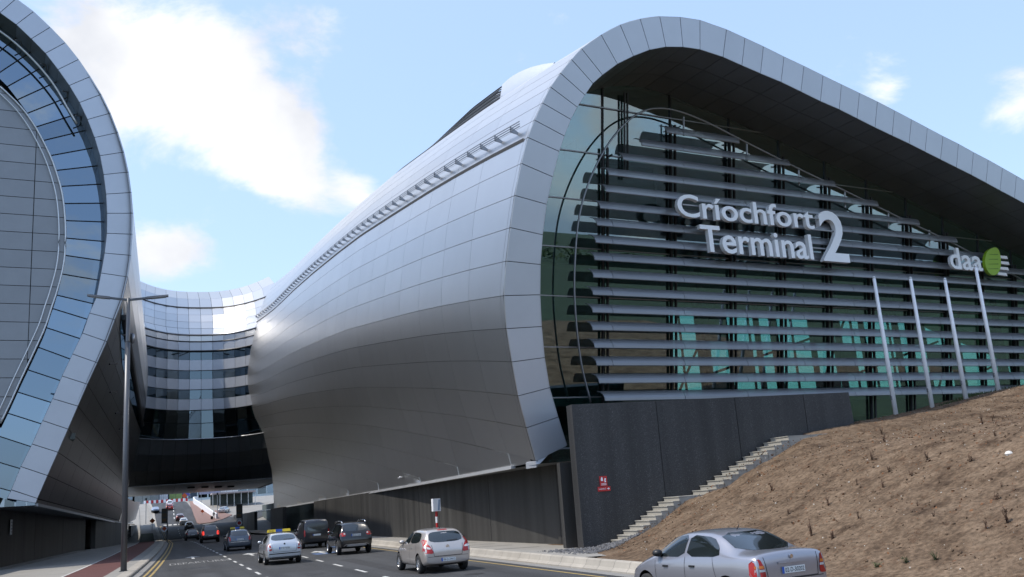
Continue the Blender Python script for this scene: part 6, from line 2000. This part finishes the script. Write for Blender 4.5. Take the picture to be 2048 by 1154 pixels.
# ------------------------------------------------------------------ things seen beyond the underpass
def msg_sign(x, y, zb, z0, z1, w, lab, disc):
    e_ = empty('lane_sign', (x, y, zb)); tag(e_, lab, 'sign')
    mb = MB(); mb.tube([(w / 2, .1, 0), (w / 2, .1, z1 - zb + .6)], .08, 8); mb.build('post', M_darksteel, e_)
    mb = MB(); mb.box((-w / 2, -.1, z0 - zb), (w / 2, .05, z1 - zb)); mb.build('panel', mat('sign_face%d' % int(x), (.03, .033, .03), rough=.4), e_)
    for k in range(3):
        mb = MB(); mb.box((-w * .36, -.115, z0 - zb + .25 + k * .72), (w * .36, -.1, z0 - zb + .70 + k * .72)); mb.build('lamp_field', mat('sign_amber%d_%d' % (int(x), k), (.10 - .03 * k, .05 - .012 * k, .012), rough=.5), e_)
    n = 14; zc = z0 - zb - .75
    mb = MB(); mb.poly([(math.cos(6.283 * i / n) * .45, -.08, zc + math.sin(6.283 * i / n) * .45) for i in range(n)]); mb.build('round_sign', M_white, e_)
    mb = MB(); mb.poly([(math.cos(6.283 * i / 4) * .34, -.09, zc + math.sin(6.283 * i / 4) * .34) for i in range(4)] if disc else [(math.cos(6.283 * i / n) * .3, -.09, zc + math.sin(6.283 * i / n) * .3) for i in range(n)]); mb.build('red_disc', M_orange if disc else M_red, e_)
    return e_
msg_sign(.25, 150, zr(150), 2.2, 4.3, .8, 'dark upright lane signal on the left kerb in the underpass', True)
msg_sign(11.9, 165, zr(165), 2.1, 4.4, .95, 'dark upright lane signal by the right wall in the underpass', False)

def diamond(x, y, z, lab, post=True, m_=None, r=.55):
    e_ = empty('roadworks_sign', (x, y, zr(y))); tag(e_, lab, 'sign')
    zz = z - zr(y)
    mb = MB(); mb.hexa([V((math.cos(a) * r, d, zz + math.sin(a) * r)) for d in (-.03, .03) for a in (0, 1.5708, 3.1416, 4.7124)]); mb.build('diamond_plate', m_ or M_orange, e_)
    mb = MB(); mb.tube([(0, .06, 0), (0, .06, zz)], .04, 6); mb.build('post', M_steel, e_)
diamond(-1.9, 205, 2.8, 'orange diamond roadworks sign on the left verge before the slope')
diamond(5.9, 292, 9.4, 'red orange roadworks sign left of the white parapet', r=.8)
diamond(7.6, 300, 10.8, 'yellow diamond sign above the white parapet', m_=M_taxi, r=.7)
diamond(8.6, 232, 4.2, 'red roadworks sign on the paved island', m_=M_orange, r=.42)

# paved island between the two roads, white curved parapet on it
isl = [(6.9, 217), (7.4, 213.5), (9.6, 214.5), (12.5, 221), (15, 229), (13, 236), (9.5, 262), (8.2, 292), (7.1, 292), (6.7, 255)]
v = [(x, y, zr(y) + .14) for x, y in isl] + [(x, y, zr(y) - .1) for x, y in isl]
n = len(isl)
o = mk('traffic_island', v, [tuple(range(n))] + [((i + 1) % n, i, i + n, (i + 1) % n + n) for i in range(n)], M_brickpink); tag(o, kind='structure')
pw = empty('parapet_wall', (9, 250, zr(250))); tag(pw, 'white curved parapet wall on the island beyond the underpass', 'wall')
pts = [V(p) for p in ((11.2, 222, 0), (10.2, 234, 0), (8.9, 250, 0), (8.0, 270, 0), (8.4, 290, 0), (9.8, 300, 0))]
fp = [catmull(pts, i * .5) for i in range(11)]
for a, b in zip(fp[:-1], fp[1:]):
    mb = MB(); d = V((.15, .02, 0)); O = V((9, 250, zr(250)))
    za, zb_ = zr(a.y), zr(b.y)
    mb.hexa([V((a.x - .15, a.y, za)) - O, V((a.x + .15, a.y, za)) - O, V((b.x + .15, b.y, zb_)) - O, V((b.x - .15, b.y, zb_)) - O, V((a.x - .15, a.y, za + 1.3)) - O, V((a.x + .15, a.y, za + 1.3)) - O, V((b.x + .15, b.y, zb_ + 1.3)) - O, V((b.x - .15, b.y, zb_ + 1.3)) - O])
    mb.build('wall_segment', M_white, pw)
# red and white barrier blocks across the far end
for i in range(18):
    x = -5.2 + i * .72
    e_ = mk('barrier_block', [], [], M_red)
    bpy.data.objects.remove(e_)
    mb = MB(); y0 = 318 - abs(i - 9) * .15
    O = V((x, y0, zr(y0)))
    mb.hexa([V(p) for p in ((-.33, -.25, 0), (.33, -.25, 0), (.33, .25, 0), (-.33, .25, 0), (-.3, -.12, .95), (.3, -.12, .95), (.3, .12, .95), (-.3, .12, .95))])
    o = mb.build('barrier_block', M_red if i % 2 else M_white); o.location = O
    tag(o, 'red plastic barrier block in the row closing the far road' if i % 2 else 'white plastic barrier block in the row closing the far road', 'barrier', 'red barrier blocks across the far road' if i % 2 else 'white barrier blocks across the far road')
# hoardings
def hoarding(x0, x1, y, z0, z1, col, lab, n=3):
    e_ = empty('hoarding', ((x0 + x1) / 2, y, z0)); tag(e_, lab, 'hoarding')
    m_ = mat('hoarding_%d' % int(x0 * 10), col, rough=.6, var=.25, vscale=.9)
    w = (x1 - x0) / n
    for i in range(n):
        mb = MB(); mb.box((-(x1 - x0) / 2 + i * w + .03, -.05, 0), (-(x1 - x0) / 2 + (i + 1) * w - .03, .05, z1 - z0)); mb.build('board', m_, e_)
hoarding(-8.5, -1.2, 330, 8.5, 13.2, (.22, .24, .235), 'grey green hoarding left of the far road', 3)
hoarding(-1.0, 1.6, 331, 8.5, 13.0, (.55, .56, .58), 'pale striped hoarding at the end of the far road', 4)
hoarding(2.0, 6.0, 334, 9.4, 12.8, (.22, .30, .10), 'green billboard behind the barrier blocks', 2)
hoarding(6.2, 8.6, 335, 10.3, 12.8, (.10, .10, .34), 'blue violet board behind the barrier blocks', 1)
hoarding(10.2, 16.2, 300, 9.6, 12.6, (.30, .30, .40), 'lilac grey hoarding above the white parapet', 2)
hoarding(16.4, 21.5, 302, 8.9, 12.9, (.62, .62, .63), 'white hoarding right of the lilac one', 3)
# long pale building closing the view, and a footbridge in front of it
fb = empty('white_hall', (10, 420, 9)); tag(fb, 'long low white building closing the view beyond the underpass', 'building')
mb = MB(); mb.box((-70, 0, -1), (90, 30, 8.5)); mb.build('wall', mat('hall_white', (.62, .66, .68), rough=.6, var=.1, vscale=.2), fb)
for i in range(40):
    mb = MB(); mb.box((-68 + i * 4, -.08, 2.2), (-64.6 + i * 4, -.02, 6.8)); mb.build('window', M_darkglass if i % 3 == 0 else M_blueglass, fb)
mb = MB(); mb.box((-71, -1, 8.5), (91, 31, 9.2)); mb.build('roof', M_lightsteel, fb)
# railings and dark canopy on the right
cn = empty('canopy', (16, 252, zr(252))); tag(cn, 'dark open canopy on posts beyond the island', 'canopy')
mb = MB(); mb.box((-4.5, -3, 3.0), (6, 6, 3.35)); mb.build('canopy_roof', mat('canopy_pink', (.42, .36, .36), rough=.6), cn)
mb = MB(); mb.box((-4.5, 5.5, 0), (6, 6, 3.0)); mb.build('rear_panel', M_interior, cn)
for i in range(7):
    mb = MB(); mb.tube([(-4.3 + i * 1.7, -2.8, -.5), (-4.3 + i * 1.7, -2.8, 3.0)], .07, 6); mb.build('post', M_lightsteel, cn)
# lamp posts of the far road
for x, y, lab in ((9.4, 262, 'thin grey mast in front of the lilac hoarding'), (11.6, 226, 'short grey mast at the tip of the paved island'), (-3.4, 224, 'dark mast on the left verge of the far road')):
    e_ = empty('mast', (x, y, zr(y))); tag(e_, lab, 'mast')
    mb = MB(); mb.tube([(0, 0, 0), (0, 0, 5.5 if x > 9.5 else 8)], .07, 6); mb.build('pole', M_steel, e_)
    mb = MB(); mb.box((-.18, -.12, 5.0), (.18, .12, 5.5)); mb.build('head', M_darksteel, e_)
# person with a suitcase on the island
def person(loc, rz, cols, lab):
    sk = [(0, 0, .93), (0, 0, 1.12), (0, -.01, 1.38), (0, 0, 1.50), (0, .02, 1.66), (-.19, 0, 1.40), (-.25, .02, 1.12), (-.24, .10, .86), (.19, 0, 1.40), (.25, -.03, 1.12), (.27, -.08, .88),
          (-.10, 0, .90), (-.11, .10, .48), (-.11, .02, .07), (-.11, .16, .03), (.10, 0, .90), (.11, -.06, .48), (.11, -.16, .09), (.11, -.03, .03)]
    ed = [(0, 1), (1, 2), (2, 3), (3, 4), (2, 5), (5, 6), (6, 7), (2, 8), (8, 9), (9, 10), (0, 11), (11, 12), (12, 13), (13, 14), (0, 15), (15, 16), (16, 17), (17, 18)]
    rad = [.15, .14, .15, .06, .11, .07, .05, .04, .07, .05, .04, .10, .07, .045, .04, .10, .07, .045, .04]
    me = bpy.data.meshes.new('body'); me.from_pydata(sk, ed, []); 
    o = bpy.data.objects.new('body', me); COL.objects.link(o)
    sm = o.modifiers.new('skin', 'SKIN')
    for i, r in enumerate(rad): me.skin_vertices[0].data[i].radius = (r, r * .8)
    me.skin_vertices[0].data[0].use_root = True
    sb = o.modifiers.new('sub', 'SUBSURF'); sb.levels = 1; sb.render_levels = 1
    dg = bpy.context.evaluated_depsgraph_get()
    nm = bpy.data.meshes.new_from_object(o.evaluated_get(dg)); bpy.data.objects.remove(o)
    e_ = empty('person', loc, rz); tag(e_, lab, 'person')
    b = bpy.data.objects.new('body', nm); COL.objects.link(b); b.parent = e_
    nm.materials.clear()
    for m_ in cols: nm.materials.append(m_)
    nm.polygons.foreach_set('material_index', [2 if p.center.z > 1.52 or (abs(p.center.x) > .2 and p.center.z < .92) else (0 if p.center.z > .92 else 1) for p in nm.polygons])
    mb = MB(); mb.lathe([(.001, .13), (.075, .10), (.10, .03), (.09, -.02)], (0, .0, 1.66), 'z', 10); mb.build('hair', M_black, e_, smooth=True)
    return e_
pm = [mat('dark_jacket', (.02, .018, .02), rough=.8), mat('dark_trousers', (.025, .025, .03), rough=.8), mat('skin', (.45, .28, .2), rough=.6)]
person((10.6, 221.5, zr(221.5) + .14), .5, pm, 'person in dark clothes standing with a suitcase on the island')
sc_ = empty('suitcase', (10.15, 221.2, zr(221.2) + .14)); tag(sc_, 'black upright suitcase beside the standing person', 'suitcase')
mb = MB(); mb.box((-.24, -.14, .06), (.24, .14, .72)); mb.build('shell', M_black, sc_)
mb = MB(); mb.tube([(-.15, 0, .72), (-.15, 0, 1.0), (.15, 0, 1.0), (.15, 0, .72)], .015, 5); mb.build('handle', M_steel, sc_)
# pale apartment block across the fields behind the viewer (mirrored in the glass)
ab = empty('apartment_block', (-26, -135, 0)); tag(ab, 'pale yellow apartment block mirrored in the glass front', 'building')
mb = MB(); mb.box((-14, -8, 0), (14, 8, 24)); mb.build('wall', mat('render_yellow', (.42, .37, .24), rough=.8, var=.1), ab)
for i in range(7):
    for j in range(7):
        mb = MB(); mb.box((-12.6 + i * 3.8, 8.02, 2 + j * 3.1), (-10.6 + i * 3.8, 8.08, 3.7 + j * 3.1)); mb.build('window', M_darkglass, ab)
mb = MB(); mb.box((-14.4, -8.4, 24), (14.4, 8.4, 24.6)); mb.build('roof', M_pierpanel, ab)
# far tree belt behind the viewer
rnd_ = random.Random(3)
v = []; f = []
for i in range(5200):
    x = rnd_.uniform(-260, 320); y = -210 - rnd_.random() * 30; h = 5 + 5 * noise.noise(V((x * .04, 3, 0))) + 3 * noise.noise(V((x * .17, 7, 0)))
    z = rnd_.random() * max(2.5, h); r = rnd_.uniform(.8, 2.0); n = len(v)
    for k in range(3): v.append((x + rnd_.uniform(-r, r), y + rnd_.uniform(-r, r), z + rnd_.uniform(-r * .7, r * .7)))
    f.append((n, n + 1, n + 2))
o = mk('tree_belt', v, f, mat('far_foliage', (.035, .055, .018), rough=.9, var=.3, vscale=.2)); tag(o, 'far belt of trees behind the fields', 'trees', kind='stuff')
